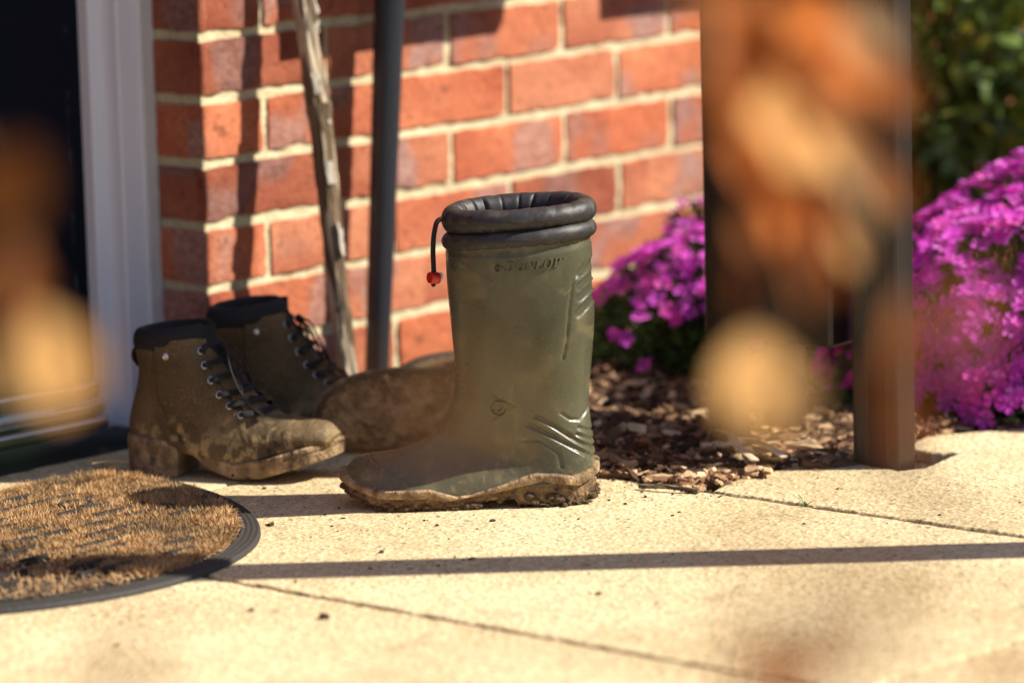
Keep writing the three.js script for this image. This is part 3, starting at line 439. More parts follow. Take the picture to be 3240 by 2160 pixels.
// --- lace-up ankle boot; local x runs from heel to toe
function ankleBoot() {
  const F = [[0.1130, 0.164], [0.1190, 0.152], [0.1290, 0.140], [0.1450, 0.121], [0.1640, 0.101], [0.1870, 0.0815], [0.2106, 0.0705], [0.2356, 0.0670], [0.2570, 0.0680], [0.2760, 0.0650], [0.2890, 0.0530]];
  const B = [[0.0095, 0.160], [0.0098, 0.146], [0.0125, 0.124], [0.0073, 0.101], [-0.0018, 0.0757], [-0.0045, 0.050], [0.02, 0.036], [0.09, 0.026], [0.16, 0.018], [0.22, 0.030], [0.284, 0.0400]];
  const W = [0.043, 0.042, 0.041, 0.040, 0.039, 0.038, 0.038, 0.0405, 0.0435, 0.0405, 0.025], E = [2.2, 2.2, 2.2, 2.1, 2.1, 2.5, 3.6, 4.5, 5, 4.2, 3];
  const seams = [[[0.0507, 0.1550], [0.0475, 0.1252], [0.0508, 0.0958], [0.0697, 0.0600], [0.0839, 0.0440]], [[0.1187, 0.1320], [0.1510, 0.0800], [0.1766, 0.0440]]];
  const disp = (x, y, z) => {
    let d = 0.0012 * fbm(x * 18, y * 18, z * 18, 3);
    const k = polyDist(seams[0], x, y); d -= 0.0020 * (1 - sstep(0.0004, 0.0018, k)); if (x > interp([[0.044, 0.0839], [0.06, 0.0697], [0.0958, 0.0508], [0.1252, 0.0475], [0.155, 0.0507]], y) && y > 0.045) d += 0.0011;
    const k2 = polyDist(seams[1], x, y); d += 0.0005 * (1 - sstep(0.0002, 0.001, k2));
    const cr = sstep(0.165, 0.18, x) * sstep(0.245, 0.225, x) * sstep(0.035, 0.05, y); d += cr * (0.0017 * Math.pow(Math.abs(Math.sin(x * 170 + 7 * fbm(x * 22, y * 30, z * 24, 3) + y * 50)), 0.7) * (0.5 + 0.9 * vnoise(x * 40, z * 40, 5)) + 0.0012 * fbm(x * 60, y * 60, z * 60, 3));
    return d;
  };
  const t = thing('ankle_boot', 'muddy brown lace-up ankle boot, nearer one, its toe in sun beside the doormat', 'boot', 'pair of lace-up ankle boots');
  const ug = loft(F, B, W, E, 260, 200, { disp, skew: (q) => 0.1 * sstep(0.45, 0.7, q) * sstep(1.0, 0.9, q), zc: (q) => 0.003 * sstep(0.5, 0.9, q) });
  part('upper', ug, M.leather, t);
  const bvh = new MeshBVH(ug.clone()), ray = new THREE.Ray();
  const surf = (x, y) => { ray.set(V3(x, y, 0.3), V3(0, 0, -1)); const h = bvh.raycastFirst(ray, THREE.DoubleSide); return h ? h.point.z : 0; };
  // collar
  const cx = 0.0615, P = []; const band = (r0, rv, rh, base, seed, tilt) => { const n = 140, m = 18, P = [], I = [], UV = []; for (let i = 0; i < n; i++) for (let k = 0; k < m; k++) { const a = (i / n) * 2 * Math.PI, b = (k / m) * 2 * Math.PI, co = Math.cos(b), si = Math.sin(b), ex = Math.cos(a) * (0.056 - rh), ez = Math.sin(a) * (0.0445 - rh), L = Math.hypot(ex, ez), w = 0.0005 * fbm(Math.cos(a) * 3, Math.sin(a) * 3 + b * 0.3, seed, 3), gap = 1 - 0.9 * sstep(0.93, 0.99, Math.cos(a)); P.push(cx + ex + ex / L * (rh + w) * co * gap, base + tilt * ex + (rv + w) * si * (0.6 + 0.4 * gap), ez + ez / L * (rh + w) * co * gap); UV.push(a * 0.05, b * 0.01); const A = i * m + k, Bq = i * m + (k + 1) % m, C = ((i + 1) % n) * m + k, D = ((i + 1) % n) * m + (k + 1) % m; I.push(A, Bq, C, Bq, D, C); } const g = new THREE.BufferGeometry(); g.setAttribute('position', new THREE.Float32BufferAttribute(P, 3)); g.setAttribute('uv', new THREE.Float32BufferAttribute(UV, 2)); g.setIndex(I); g.computeVertexNormals(); return g; };
  part('padded_collar', [band(0, 0.0150, 0.009, 0.1605, 3, 0.09)], M.blackPad, t);
  { // pull tab at the heel
    part('pull_tab', ribbon([[0.012, 0.150, 0], [0.004, 0.144, 0], [0.003, 0.135, 0], [0.010, 0.126, 0]], [0, 0, 1], 0.018, 0.003, 14), M.blackPad, t); }
  { // tongue
    const g = new THREE.PlaneGeometry(1, 1, 16, 24); warp(g, (v) => { const q = v.y + 0.5, a = v.x * 2, y = lerp(0.10, 0.179, q); const fx = interp([[0.1, 0.164], [0.121, 0.145], [0.14, 0.130], [0.152, 0.122], [0.164, 0.116], [0.18, 0.116], [0.195, 0.121]], y); v.set(fx + 0.0035 - 0.020 * a * a, y - 0.004 * a * a * q, a * lerp(0.018, 0.031, q) * (1 - 0.5 * sstep(0.75, 1.05, q)) + 0.001 * fbm(a * 3, q * 6, 2, 2)); });
    const g2 = g.clone(); warp(g2, (v) => { v.x -= 0.007; }); part('tongue', [g, g2], M.blackPad, t); }
  // eyelets and laces
  const eyes = [[0.1105, 0.1490], [0.1165, 0.1330], [0.1251, 0.1157], [0.1359, 0.0991], [0.1489, 0.0860], [0.1640, 0.0755]];
  const fAt = (y) => interp([[0.066, 0.2106], [0.0815, 0.187], [0.101, 0.164], [0.121, 0.145], [0.140, 0.129], [0.152, 0.119], [0.164, 0.113]], y);
  const nrm = (x, y) => { const e = 0.0015, dx = (surf(x + e, y) - surf(x - e, y)) / (2 * e), dy = (surf(x, y + e) - surf(x, y - e)) / (2 * e); return V3(-dx, -dy, 1).normalize(); };
  eyes.forEach(([x, y], i) => {
    for (const s of [1, -1]) {
      const z = surf(x, y), n = nrm(x, y); const g = new THREE.TorusGeometry(0.0036, 0.0011, 10, 24); g.applyQuaternion(new THREE.Quaternion().setFromUnitVectors(V3(0, 0, 1), n)); g.translate(x + n.x * 0.0006, y + n.y * 0.0006, z + n.z * 0.0006); if (s < 0) g.scale(1, 1, -1);
      part('eyelet', g, M.eyelet, t);
    }
    const z = surf(x, y), n = nrm(x, y), p0 = [x, y, z - 0.001], p1 = [x + n.x * 0.004 + 0.002, y + n.y * 0.004, z + n.z * 0.004], f = fAt(y + 0.004) + 0.0075;
    const mid = (s, w) => [f - 0.022 * w, y + 0.004 + 0.002 * (1 - w) - 0.002 * (i % 2) * s, s * (0.012 + 0.016 * w)];
    part('lace', ribbon([p0, p1, mid(1, 0.5), [f, y + 0.006, 0.0], mid(-1, 0.5), [p1[0], p1[1], -p1[2]], [p0[0], p0[1], -p0[2]]], [-0.67, 0.74, 0], 0.0068, 0.002, 40), M.lace, t);
    if (i < 5) part('lace', ribbon([[x + 0.004, y, z + 0.001], [f - 0.012, y - 0.006, 0.02], [fAt(y - 0.006) + 0.006, y - 0.007, 0.003], [fAt(eyes[i + 1][1]) - 0.004, eyes[i + 1][1] + 0.002, -0.022], [eyes[i + 1][0] + 0.003, eyes[i + 1][1], -surf(...eyes[i + 1])]], [-0.67, 0.74, 0], 0.0062, 0.0018, 30), M.lace, t);
  });
  { const k = [fAt(0.150) + 0.012, 0.152, 0.004];
    part('lace_bow', [ribbon([k, [k[0] + 0.012, k[1] - 0.002, 0.022], [k[0] + 0.022, k[1] - 0.022, 0.034], [k[0] + 0.034, k[1] - 0.046, 0.036], [k[0] + 0.036, k[1] - 0.052, 0.030], [k[0] + 0.026, k[1] - 0.034, 0.022], [k[0] + 0.010, k[1] - 0.012, 0.010], k], [0.2, 0.3, 1], 0.0055, 0.0016, 50),
      ribbon([k, [k[0] + 0.010, k[1] - 0.004, -0.02], [k[0] + 0.018, k[1] - 0.03, -0.034], [k[0] + 0.024, k[1] - 0.05, -0.036], [k[0] + 0.015, k[1] - 0.035, -0.024], k], [0.2, 0.3, 1], 0.0055, 0.0016, 40),
      ribbon([k, [k[0] + 0.014, k[1] - 0.012, 0.014], [k[0] + 0.026, k[1] - 0.045, 0.024], [k[0] + 0.046, k[1] - 0.07, 0.022], [k[0] + 0.062, k[1] - 0.077, 0.026]], [0.2, 0.3, 1], 0.0052, 0.0015, 40),
      ribbon([k, [k[0] + 0.012, k[1] - 0.012, -0.012], [k[0] + 0.024, k[1] - 0.05, -0.03], [k[0] + 0.034, k[1] - 0.076, -0.040], [k[0] + 0.04, k[1] - 0.09, -0.046]], [0.2, 0.3, 1], 0.0052, 0.0015, 40), new THREE.SphereGeometry(0.0055, 12, 10).translate(...k)], M.lace, t); }
  { const [x, y] = [0.0673, 0.1440], n = nrm(x, y), g = new THREE.SphereGeometry(0.0048, 20, 10, 0, 6.3, 0, 1.2); g.rotateX(Math.PI / 2); g.scale(1, 1, 0.55); g.applyQuaternion(new THREE.Quaternion().setFromUnitVectors(V3(0, 0, 1), n)); g.translate(x, y, surf(x, y) - 0.0006); part('rivet', g, M.eyelet, t); }
  { const list = []; for (const [line, off] of [[seams[1], 0.0018], [seams[1], 0.0042]]) { const c = new THREE.CatmullRomCurve3(line.map(([x, y]) => V3(x, y, 0))), n = 34; for (let i = 0; i < n; i++) { const a = c.getPointAt((i + 0.15) / n), b = c.getPointAt((i + 0.75) / n); a.x += off; b.x += off; const za = surf(a.x, a.y), zb = surf(b.x, b.y); if (!za || !zb) continue; list.push(tube([[a.x, a.y, za], [(a.x + b.x) / 2, (a.y + b.y) / 2, (za + zb) / 2 + 0.0007], [b.x, b.y, zb]], 0.0004, 4, 5)); } } const o = part('stitching', list, M.stitch, t); o.userData.kind = 'stuff'; }
  // sole
  const ctrl = [[-0.006, 0], [0.001, 0.021], [0.025, 0.035], [0.07, 0.036], [0.12, 0.038], [0.18, 0.048], [0.225, 0.0495], [0.262, 0.040], [0.285, 0.019], [0.2915, -0.001], [0.284, -0.023], [0.255, -0.040], [0.21, -0.045], [0.15, -0.038], [0.08, -0.034], [0.03, -0.034], [0.001, -0.020]], out = outline(ctrl, 360);
  const yt = (x) => interp([[-0.01, 0.0490], [0.024, 0.0475], [0.07, 0.044], [0.0969, 0.037], [0.1171, 0.0285], [0.1568, 0.0212], [0.1974, 0.0267], [0.2572, 0.0415], [0.2916, 0.0495]], x), th = (x) => interp([[-0.01, 0.04], [0.075, 0.04], [0.0752, 0.010], [0.1, 0.009], [0.122, 0.0165], [0.2, 0.0215], [0.2916, 0.020]], x);
  const yb = (x) => (x < 0.0752 ? 0.0006 : Math.max(0.0006, yt(x) - th(x)));
  const nz = (x, y, z, a) => a * fbm(x * 90, y * 90, z * 90, 4);
  const rows = [[-0.012, 0, 0.001], [-0.001, 0, 0.0006], [0.0014, 0.02, -0.0008], [0.002, 0.15, 0], [0.0018, 0.3, 0], [0.0004, 0.34, 0], [0.0012, 0.4, 0], [0.0014, 0.6, 0], [0.001, 0.8, 0], [0.0004, 0.96, 0], [-0.0012, 1, 0]].map(([o, q, dy]) => (p, n) => { const y = lerp(yt(p.x), yb(p.x), q) + dy, e = nz(p.x, y, p.z, 0.0012) * (q > 0.01 ? 1 : 0.2); return [p.x + n.x * (o + e), Math.max(0.0003, y + e * 0.5), p.z + n.z * (o + e)]; });
  for (let k = 1; k <= 10; k++) rows.push((p, n) => { const s = 1 - k / 10; return [lerp(p.x - n.x * 0.004, clamp(p.x, 0.03, 0.25), k / 10), yb(p.x) + 0.0004 + 0.001 * Math.abs(nz(p.x, 1, p.z * s, 1)), p.z * s]; });
  part('sole', ringLoft(out, rows), M.mud, t);
  const lumps = clods(out, 90, (x, q) => lerp(yb(x), yt(x), 0.1 + q * 0.6), 15, 0.0010, 0.0032, 0.001, (p) => p.x > 0.11 || p.x < 0.07);
  straws(lumps, 10, 18, (q) => { const p = out[Math.floor(q() * out.length)]; return V3(p.x, lerp(yb(p.x), yt(p.x), q()), p.z * 1.04); });
  const m = part('mud', lumps, M.mudDark, t); m.userData.kind = 'stuff';
  return t;
}
const shoe = ankleBoot();
shoe.position.set(-0.430, 0, -0.192); shoe.rotation.y = -THREE.MathUtils.degToRad(18); shoe.scale.set(0.855, 0.97, 0.98);
const shoe2 = shoe.clone(); shoe2.name = numbered('ankle_boot'); scene.add(shoe2);
tag(shoe2, 'muddy brown lace-up ankle boot in shade behind its pair, against the brick wall', 'boot', 'pair of lace-up ankle boots');
shoe2.position.set(-0.360, 0, -0.318); shoe2.rotation.y = THREE.MathUtils.degToRad(12);

// ---------------------------------------------------------------- stick and pole leaning on the wall
{
  const g = new THREE.CylinderGeometry(0.0142, 0.0120, 0.92, 40, 230); const axis0 = V3(-0.183, 0, -0.438), axis1 = V3(-0.293, 0.915, -0.553);
  const p = g.attributes.uv; for (let i = 0; i < p.count; i++) p.setXY(i, p.getY(i) * 2.4, p.getX(i) * 0.9);
  warp(g, (v) => { const y = v.y, a = Math.atan2(v.z, v.x), k = 1 + 0.24 * fbm(Math.cos(a) * 1.6, Math.sin(a) * 1.6, y * 14, 4) + 0.13 * Math.exp(-Math.pow((y + 0.08) / 0.02, 2)) + 0.18 * Math.exp(-Math.pow((y - 0.03) / 0.014, 2)) * (Math.cos(a - 0.4) > 0 ? 1 : 0.2) + 0.07 * (vnoise(Math.cos(a) * 3, y * 60, 4) > 0.25 ? 1 : 0); v.x = v.x * k + 0.006 * Math.sin(y * 7 + 1) + 0.004 * vnoise(y * 9, 2, 1); v.z = v.z * k + 0.004 * Math.sin(y * 6); });
  const o = thing('wooden_stick', 'rough bark-covered wooden stick leaning upright against the brick wall', 'stick'); const m = part('stick', g, M.stick, o);
  o.position.copy(axis0).lerp(axis1, 0.5); o.quaternion.setFromUnitVectors(V3(0, 1, 0), axis1.clone().sub(axis0).normalize());
  const q = mulberry(4); for (let i = 0; i < 7; i++) { const y = [-0.24, -0.16, -0.09, -0.055, 0.02, 0.045, 0.1][i], a = [0.4, 0.9, 0.2, 1.2, 0.5, 0.1, 0.7][i]; const f = warp(new THREE.BoxGeometry(0.0024, 0.02 + q() * 0.022, 0.011, 2, 6, 4), (v) => { v.x += 0.002 * vnoise(v.y * 200, v.z * 300, i) - 30 * v.z * v.z; }); f.rotateY(-a).translate(0.0138 * Math.cos(a) + 0.006 * Math.sin(y * 7 + 1), y, 0.0138 * Math.sin(a)); part('bark_flake', f, M.flake, o); }
}
{
  const a = V3(-0.1695, 0, -0.588), b = V3(-0.1245, 0.72, -0.6385), L = a.distanceTo(b), g = new THREE.CylinderGeometry(0.0212, 0.0145, L, 48, 40);
  warp(g, (v) => { v.x += 0.0003 * fbm(v.y * 30, v.x * 100, 2, 2); });
  const o = thing('black_pole', 'smooth black plastic pole standing against the brick wall beside the stick', 'pole'); part('shaft', g, M.pole, o); part('end_cap', new THREE.SphereGeometry(0.0212, 24, 12).translate(0, L / 2, 0), M.plastic, o);
  o.position.copy(a).lerp(b, 0.5); o.quaternion.setFromUnitVectors(V3(0, 1, 0), b.clone().sub(a).normalize());
}

// ---------------------------------------------------------------- dark post and column over the mulch
{
  const o = thing('square_post', 'glossy dark brown square post rising from the notch in the paving', 'post');
  part('shaft', new RoundedBoxGeometry(0.036, 1.7, 0.062, 4, 0.004).translate(0, 0.83, 0), M.post, o);
  for (const x of [-0.0187, -0.0187]) part('raised_fillet', new RoundedBoxGeometry(0.003, 1.69, 0.02, 2, 0.001).translate(x, 0.83, x === -0.0187 ? 0.004 : 0), M.post, o), 0;
  part('batten', new RoundedBoxGeometry(0.022, 1.6, 0.022, 2, 0.002).translate(0.030, 0.82, -0.0425), M.post, o);
  const P = V3(0.425, 0, -0.083).addScaledVector(WD, 0.018).addScaledVector(WN, -0.031); o.position.copy(P); o.rotation.y = TH;
}
{
  const o = thing('dark_column', 'wide dark brown square column on short legs above the mulch, left of the post', 'column'), w = 0.145, d = 0.178, P = V3(0.357, 0, -0.15).addScaledVector(WD, w / 2).addScaledVector(WN, -d / 2);
  o.position.copy(P); o.rotation.y = TH;
  part('body', new RoundedBoxGeometry(w, 1.50, d, 4, 0.004).translate(0, 0.877, 0), M.post, o);
  part('batten', new RoundedBoxGeometry(0.03, 1.48, 0.05, 2, 0.003).translate(0.056, 0.877, -0.112), M.post, o);
  part('cap', new RoundedBoxGeometry(w + 0.02, 0.03, d + 0.02, 4, 0.005).translate(0, 1.644, 0), M.post, o);
  for (const [x, z] of [[-1, -1], [1, -1]]) part('leg', new RoundedBoxGeometry(0.036, 0.15, 0.036, 3, 0.003).translate(x * (w / 2 - 0.02), 0.055, z * (d / 2 - 0.02)), M.post, o);
}
{
  const o = thing('garden_stake', 'square wooden stake standing outside the frame on the right', 'stake'); part('stake', new RoundedBoxGeometry(0.075, 1.8, 0.075, 3, 0.006).translate(0, 0.88, 0).rotateX(0.075).translate(0.9, 0, 0.349), M.trough, o);
}

// ---------------------------------------------------------------- doormat
{
  const A = 0.39, Bq = 0.465, o = thing('doormat', 'half-round brown coir doormat with black rubber rim in the left foreground', 'doormat');
  o.position.set(-0.703, 0, 0.128); o.rotation.y = TH;
  const loop = []; for (let i = 0; i <= 240; i++) { const t = (i / 240) * Math.PI; loop.push(V3(A * Math.cos(t), 0, Bq * Math.sin(t))); } for (let i = 1; i < 60; i++) loop.push(V3(lerp(-A, A, i / 60), 0, -0.004));
  const prof = [[0, 0.0004], [0.0005, 0.006], [0.003, 0.0095], [0.006, 0.010], [0.009, 0.0085], [0.012, 0.011], [0.015, 0.0112], [0.018, 0.0092], [0.021, 0.0118], [0.024, 0.012], [0.0265, 0.010], [0.029, 0.0122], [0.032, 0.0128], [0.034, 0.0125], [0.0355, 0.006]];
  part('rubber_rim', ringLoft(loop, prof.map(([off, y]) => (p, n, i) => { const k = i > 240 ? 0.36 : lerp(1, 0.36, sstep(225, 240, i) + sstep(15, 0, i)); return [p.x - n.x * off * k * 0.62, y * 0.62 + 0.0004 * fbm(p.x * 60, p.z * 60, off * 300, 2), p.z - n.z * off * k * 0.62]; })), M.matRubber, o);
  const sh = new THREE.Shape(); for (let i = 0; i <= 100; i++) { const t = (i / 100) * Math.PI; sh[i ? 'lineTo' : 'moveTo']((A - 0.03) * Math.cos(t), (Bq - 0.03) * Math.sin(t)); } 
  part('backing', new THREE.ExtrudeGeometry(sh, { depth: 0.006, bevelEnabled: false }).rotateX(Math.PI / 2).translate(0, 0.0075, 0), M.matRubber, o);
  // dark rubber lines showing through the pile
  const lines = []; for (let i = 0; i < 11; i++) { const z = 0.055 + i * 0.034; let x = 0.38; const q = mulberry(300 + i); while (x > -0.3) { const L = 0.03 + q() * 0.09; lines.push([z + (q() - 0.5) * 0.008, x - L, x]); x -= L + 0.02 + q() * 0.06; } }
  const barM = M.matRubber; for (const [lz, a, b] of lines) if (b > -0.1 && (b / (A - 0.03)) ** 2 + (lz / (Bq - 0.03)) ** 2 < 1) part('rubber_bar', new RoundedBoxGeometry(b - a, 0.008, 0.006, 2, 0.002).translate((a + b) / 2, 0.0112, lz), barM, o);
  part('rubber_ring', new THREE.TorusGeometry(0.017, 0.0028, 10, 40).rotateX(Math.PI / 2).translate(0.2, 0.0125, 0.13), barM, o);
  const inLine = (x, z) => { for (const [lz, a, b] of lines) if (x > a && x < b && Math.abs(z - lz) < 0.0052) return true; const r = Math.hypot((x - 0.2), (z - 0.13)); return Math.abs(r - 0.017) < 0.0026; };
  const geo = new THREE.BufferGeometry(); geo.setAttribute('position', new THREE.Float32BufferAttribute([-0.5, 0, 0, 0.5, 0, 0, -0.4, 0.5, 0.12, 0.4, 0.5, 0.12, 0, 1, 0.45], 3)); geo.setIndex([0, 1, 2, 1, 3, 2, 2, 3, 4]); geo.computeVertexNormals();
  const N = 100000, inst = new THREE.InstancedMesh(geo, M.coir, N), m = new THREE.Matrix4(), q = new THREE.Quaternion(), e = new THREE.Euler(), col = new THREE.Color(), rq = mulberry(31); let n = 0;
  while (n < N) {
    const x = n < 84000 ? lerp(0.0, 0.37, rq()) : lerp(-0.37, 0.37, rq()), z = lerp(0.004, Bq - 0.024, rq());
    if ((x / (A - 0.025)) ** 2 + (z / (Bq - 0.025)) ** 2 > 1 || (inLine(x, z) && rq() < 0.97)) continue;
    const k = fbm(x * 55, z * 55, 2, 3), lean = (rq() < 0.5 ? -1 : 1) * lerp(0.8, 1.5, rq()), yaw = rq() * 6.28 , h = 0.0078 + 0.003 * k + rq() * 0.003;
    e.set(lean, yaw, (rq() - 0.5) * 2.4, 'YXZ'); q.setFromEuler(e); m.compose(V3(x, 0.0065 + 0.0035 * rq() + 0.002 * k, z), q, V3(0.0011 + rq() * 0.0010, h, h)); inst.setMatrixAt(n, m);
    const wear = sstep(0.02, 0.4, fbm(x * 13, z * 22, 9, 3)), b = (0.55 + 0.55 * rq() + 0.35 * k) * (1 - 0.42 * wear), w = rq(); col.setRGB(0.58 * b + 0.05 * w, 0.355 * b + 0.04 * w, 0.15 * b + 0.03 * w); inst.setColorAt(n, col); n++;
  }
  inst.name = 'coir_pile'; inst.userData.kind = 'stuff'; inst.castShadow = inst.receiveShadow = true; o.add(inst);
}

// ---------------------------------------------------------------- mulch bed
{
  const g = new THREE.PlaneGeometry(1.1, 1.4, 90, 110); g.rotateX(-Math.PI / 2);
  warp(g, (v) => { const w = uv2w(v.x - 0.10, v.z + 0.80), e = 0.01 * fbm(w.x * 14, w.z * 14, 2, 3); v.set(w.x, -0.012 + e * 0.8 + 0.02 * sstep(-0.05, -0.5, v.x - 0.1), w.z); });
  const o = part('mulch_soil', g, M.soil); o.userData.kind = 'structure';
  const grp = new THREE.Group(); grp.name = 'bark_mulch'; grp.userData.kind = 'stuff'; grp.userData.label = 'brown bark chips and twigs covering the bed right of the standing boot'; grp.userData.category = 'mulch'; scene.add(grp);
  const rq = mulberry(91), vars = [];
  for (let i = 0; i < 7; i++) { const b = new THREE.BoxGeometry(1, 0.16, 0.34, 8, 1, 3), bend = (rq() - 0.5) * 0.5, o2 = rq() * 60, tp = 0.3 + rq() * 0.5; vars.push(mergeVertices(warp(b, (v) => { const t = v.x; v.z *= 1 - tp * Math.pow(Math.abs(2 * t), 2.5); v.y *= 1 - 0.4 * Math.abs(t); v.z += bend * t * t + 0.12 * vnoise(t * 4 + o2, v.z * 5, 1); v.y += 0.10 * vnoise(t * 3 + o2, 4, 2) + 0.06 * vnoise(t * 9 + o2, v.z * 12, 7); v.x += 0.06 * vnoise(v.z * 14, o2, 3) * (Math.abs(t) > 0.4 ? 1 : 0); }))); }
  const per = 620, m = new THREE.Matrix4(), q = new THREE.Quaternion(), e = new THREE.Euler(), col = new THREE.Color();
  const ok = (x, z, u, v) => v > 0.134 && u < 0.20 && u > -0.55 && v < 1.3 && !(u > 0.155 && v < 0.14) && (u < 0.158 || (v > 0.30 && v < 0.46 && u < 0.22) || (v > 0.29 && u < 0.16));
  vars.forEach((gv, vi) => {
    const im = new THREE.InstancedMesh(gv, M.chip, per); let n = 0, guard = 0;
    while (n < per && guard++ < 1e5) {
      const near = rq() < 0.85, u = near ? lerp(-0.40, 0.20, Math.pow(rq(), 0.8)) : lerp(-0.55, 0.2, rq()), v = near ? lerp(0.13, 0.62, rq()) : lerp(0.13, 1.25, rq()), w = uv2w(u, v); if (!ok(w.x, w.z, u, v)) continue;
      const big = rq(), L = big < 0.07 ? lerp(0.045, 0.075, rq()) : big < 0.5 ? lerp(0.02, 0.042, rq()) : lerp(0.009, 0.02, rq()), wide = lerp(0.5, 1.3, rq()) * (L > 0.03 ? 0.6 : 1);
      e.set((rq() - 0.5) * 0.9, rq() * 6.28, (rq() - 0.5) * (L > 0.03 ? 0.4 : 0.9), 'YXZ'); q.setFromEuler(e);
      const Lz = L * 1.15; m.compose(V3(w.x, -0.010 + 0.012 * rq() + 0.006 * big + 0.02 * sstep(0.05, -0.4, u), w.z), q, V3(Lz, Lz * 0.7 + 0.004, Lz * wide)); im.setMatrixAt(n, m);
      const b = rq(); const c = b < 0.45 ? [0.075, 0.04, 0.022] : b < 0.72 ? [0.19, 0.11, 0.06] : b < 0.88 ? [0.36, 0.25, 0.15] : [0.62, 0.47, 0.30], s = (0.7 + 0.7 * rq()) * (u > 0.08 ? 1.3 : 1); col.setRGB(c[0] * s * 2.1, c[1] * s * 1.95, c[2] * s * 1.75); im.setColorAt(n, col); n++;
    }
    im.count = n; im.name = 'bark_chips'; im.userData.kind = 'stuff'; im.castShadow = im.receiveShadow = true; grp.add(im);
  });
  const tw = [[[0.232, 0.026, -0.21], [0.244, 0.03, -0.16], [0.250, 0.024, -0.12], [0.266, 0.016, -0.075]], [[0.262, 0.024, -0.16], [0.282, 0.024, -0.12], [0.300, 0.016, -0.09]], [[0.105, 0.02, -0.19], [0.125, 0.034, -0.2], [0.15, 0.03, -0.205]]];
  tw.forEach((p, i) => tag(part('curled_bark', ribbon(p, [1, 0, -0.3], 0.011, 0.003, 24), M.stick), ['long grey curled bark strip on the mulch left of the column', 'shorter grey bark strip on the mulch beneath the column', 'pale curved bark strip close behind the standing boot'][i], 'bark'));
  tag(part('pale_twig', tube([[0.135, 0.004, -0.005], [0.165, 0.006, 0.012], [0.198, 0.003, 0.026]], 0.0028, 20, 8), M.stick), 'pale peeled twig lying along the mulch edge', 'twig');
}

// ---------------------------------------------------------------- phlox cushions
const petalGeos = []; for (let k = 0; k < 4; k++) {
  const P = [], I = []; const q = mulberry(600 + k); for (let a = 0; a < 5; a++) { const an = (a / 5) * 6.2832 + (q() - 0.5) * 0.2, b = P.length / 3, cup = 0.12 + 0.3 * q(), L = 1 + 0.15 * (q() - 0.5); const pt = (r, w, h) => { const c = Math.cos(an), s = Math.sin(an); P.push(c * r * L - s * w, h * cup, s * r * L + c * w); };
    pt(0.06, 0, -0.5); pt(0.4, -0.2, 0.3); pt(0.4, 0.2, 0.3); pt(0.42, 0, 0.12); pt(0.82, -0.37, 0.62); pt(0.82, 0.37, 0.55); pt(0.84, 0, 0.35); pt(1.02, -0.2, 0.6); pt(1.02, 0.2, 0.6); pt(0.92, 0, 0.45);
    for (const f of [[0, 1, 3], [0, 3, 2], [1, 4, 3], [3, 4, 6], [3, 6, 5], [3, 5, 2], [4, 7, 6], [6, 7, 9], [6, 9, 8], [6, 8, 5]]) I.push(...f.map((x) => x + b)); }
  const g = new THREE.BufferGeometry(); g.setAttribute('position', new THREE.Float32BufferAttribute(P, 3)); g.setAttribute('uv', new THREE.Float32BufferAttribute(new Float32Array(P.length / 3 * 2), 2)); g.setIndex(I); g.computeVertexNormals(); petalGeos.push(g);
}
const needle = new THREE.BufferGeometry(); needle.setAttribute('position', new THREE.Float32BufferAttribute([0, 0, 0, -0.11, 0.4, 0.02, 0.11, 0.4, 0.02, -0.08, 0.75, 0.08, 0.08, 0.75, 0.08, 0, 1, 0.16], 3)); needle.setIndex([0, 2, 1, 1, 2, 3, 2, 4, 3, 3, 4, 5]); needle.computeVertexNormals();
function instances(name, geo, m, n, f, parent) { const im = new THREE.InstancedMesh(geo, m, n), mt = new THREE.Matrix4(), c = new THREE.Color(); for (let i = 0; i < n; i++) { const [p, q, s, col] = f(i); mt.compose(p, q, s); im.setMatrixAt(i, mt); im.setColorAt(i, c.setRGB(...col)); } im.name = name; im.userData.kind = 'stuff'; im.castShadow = im.receiveShadow = true; parent.add(im); return im; }
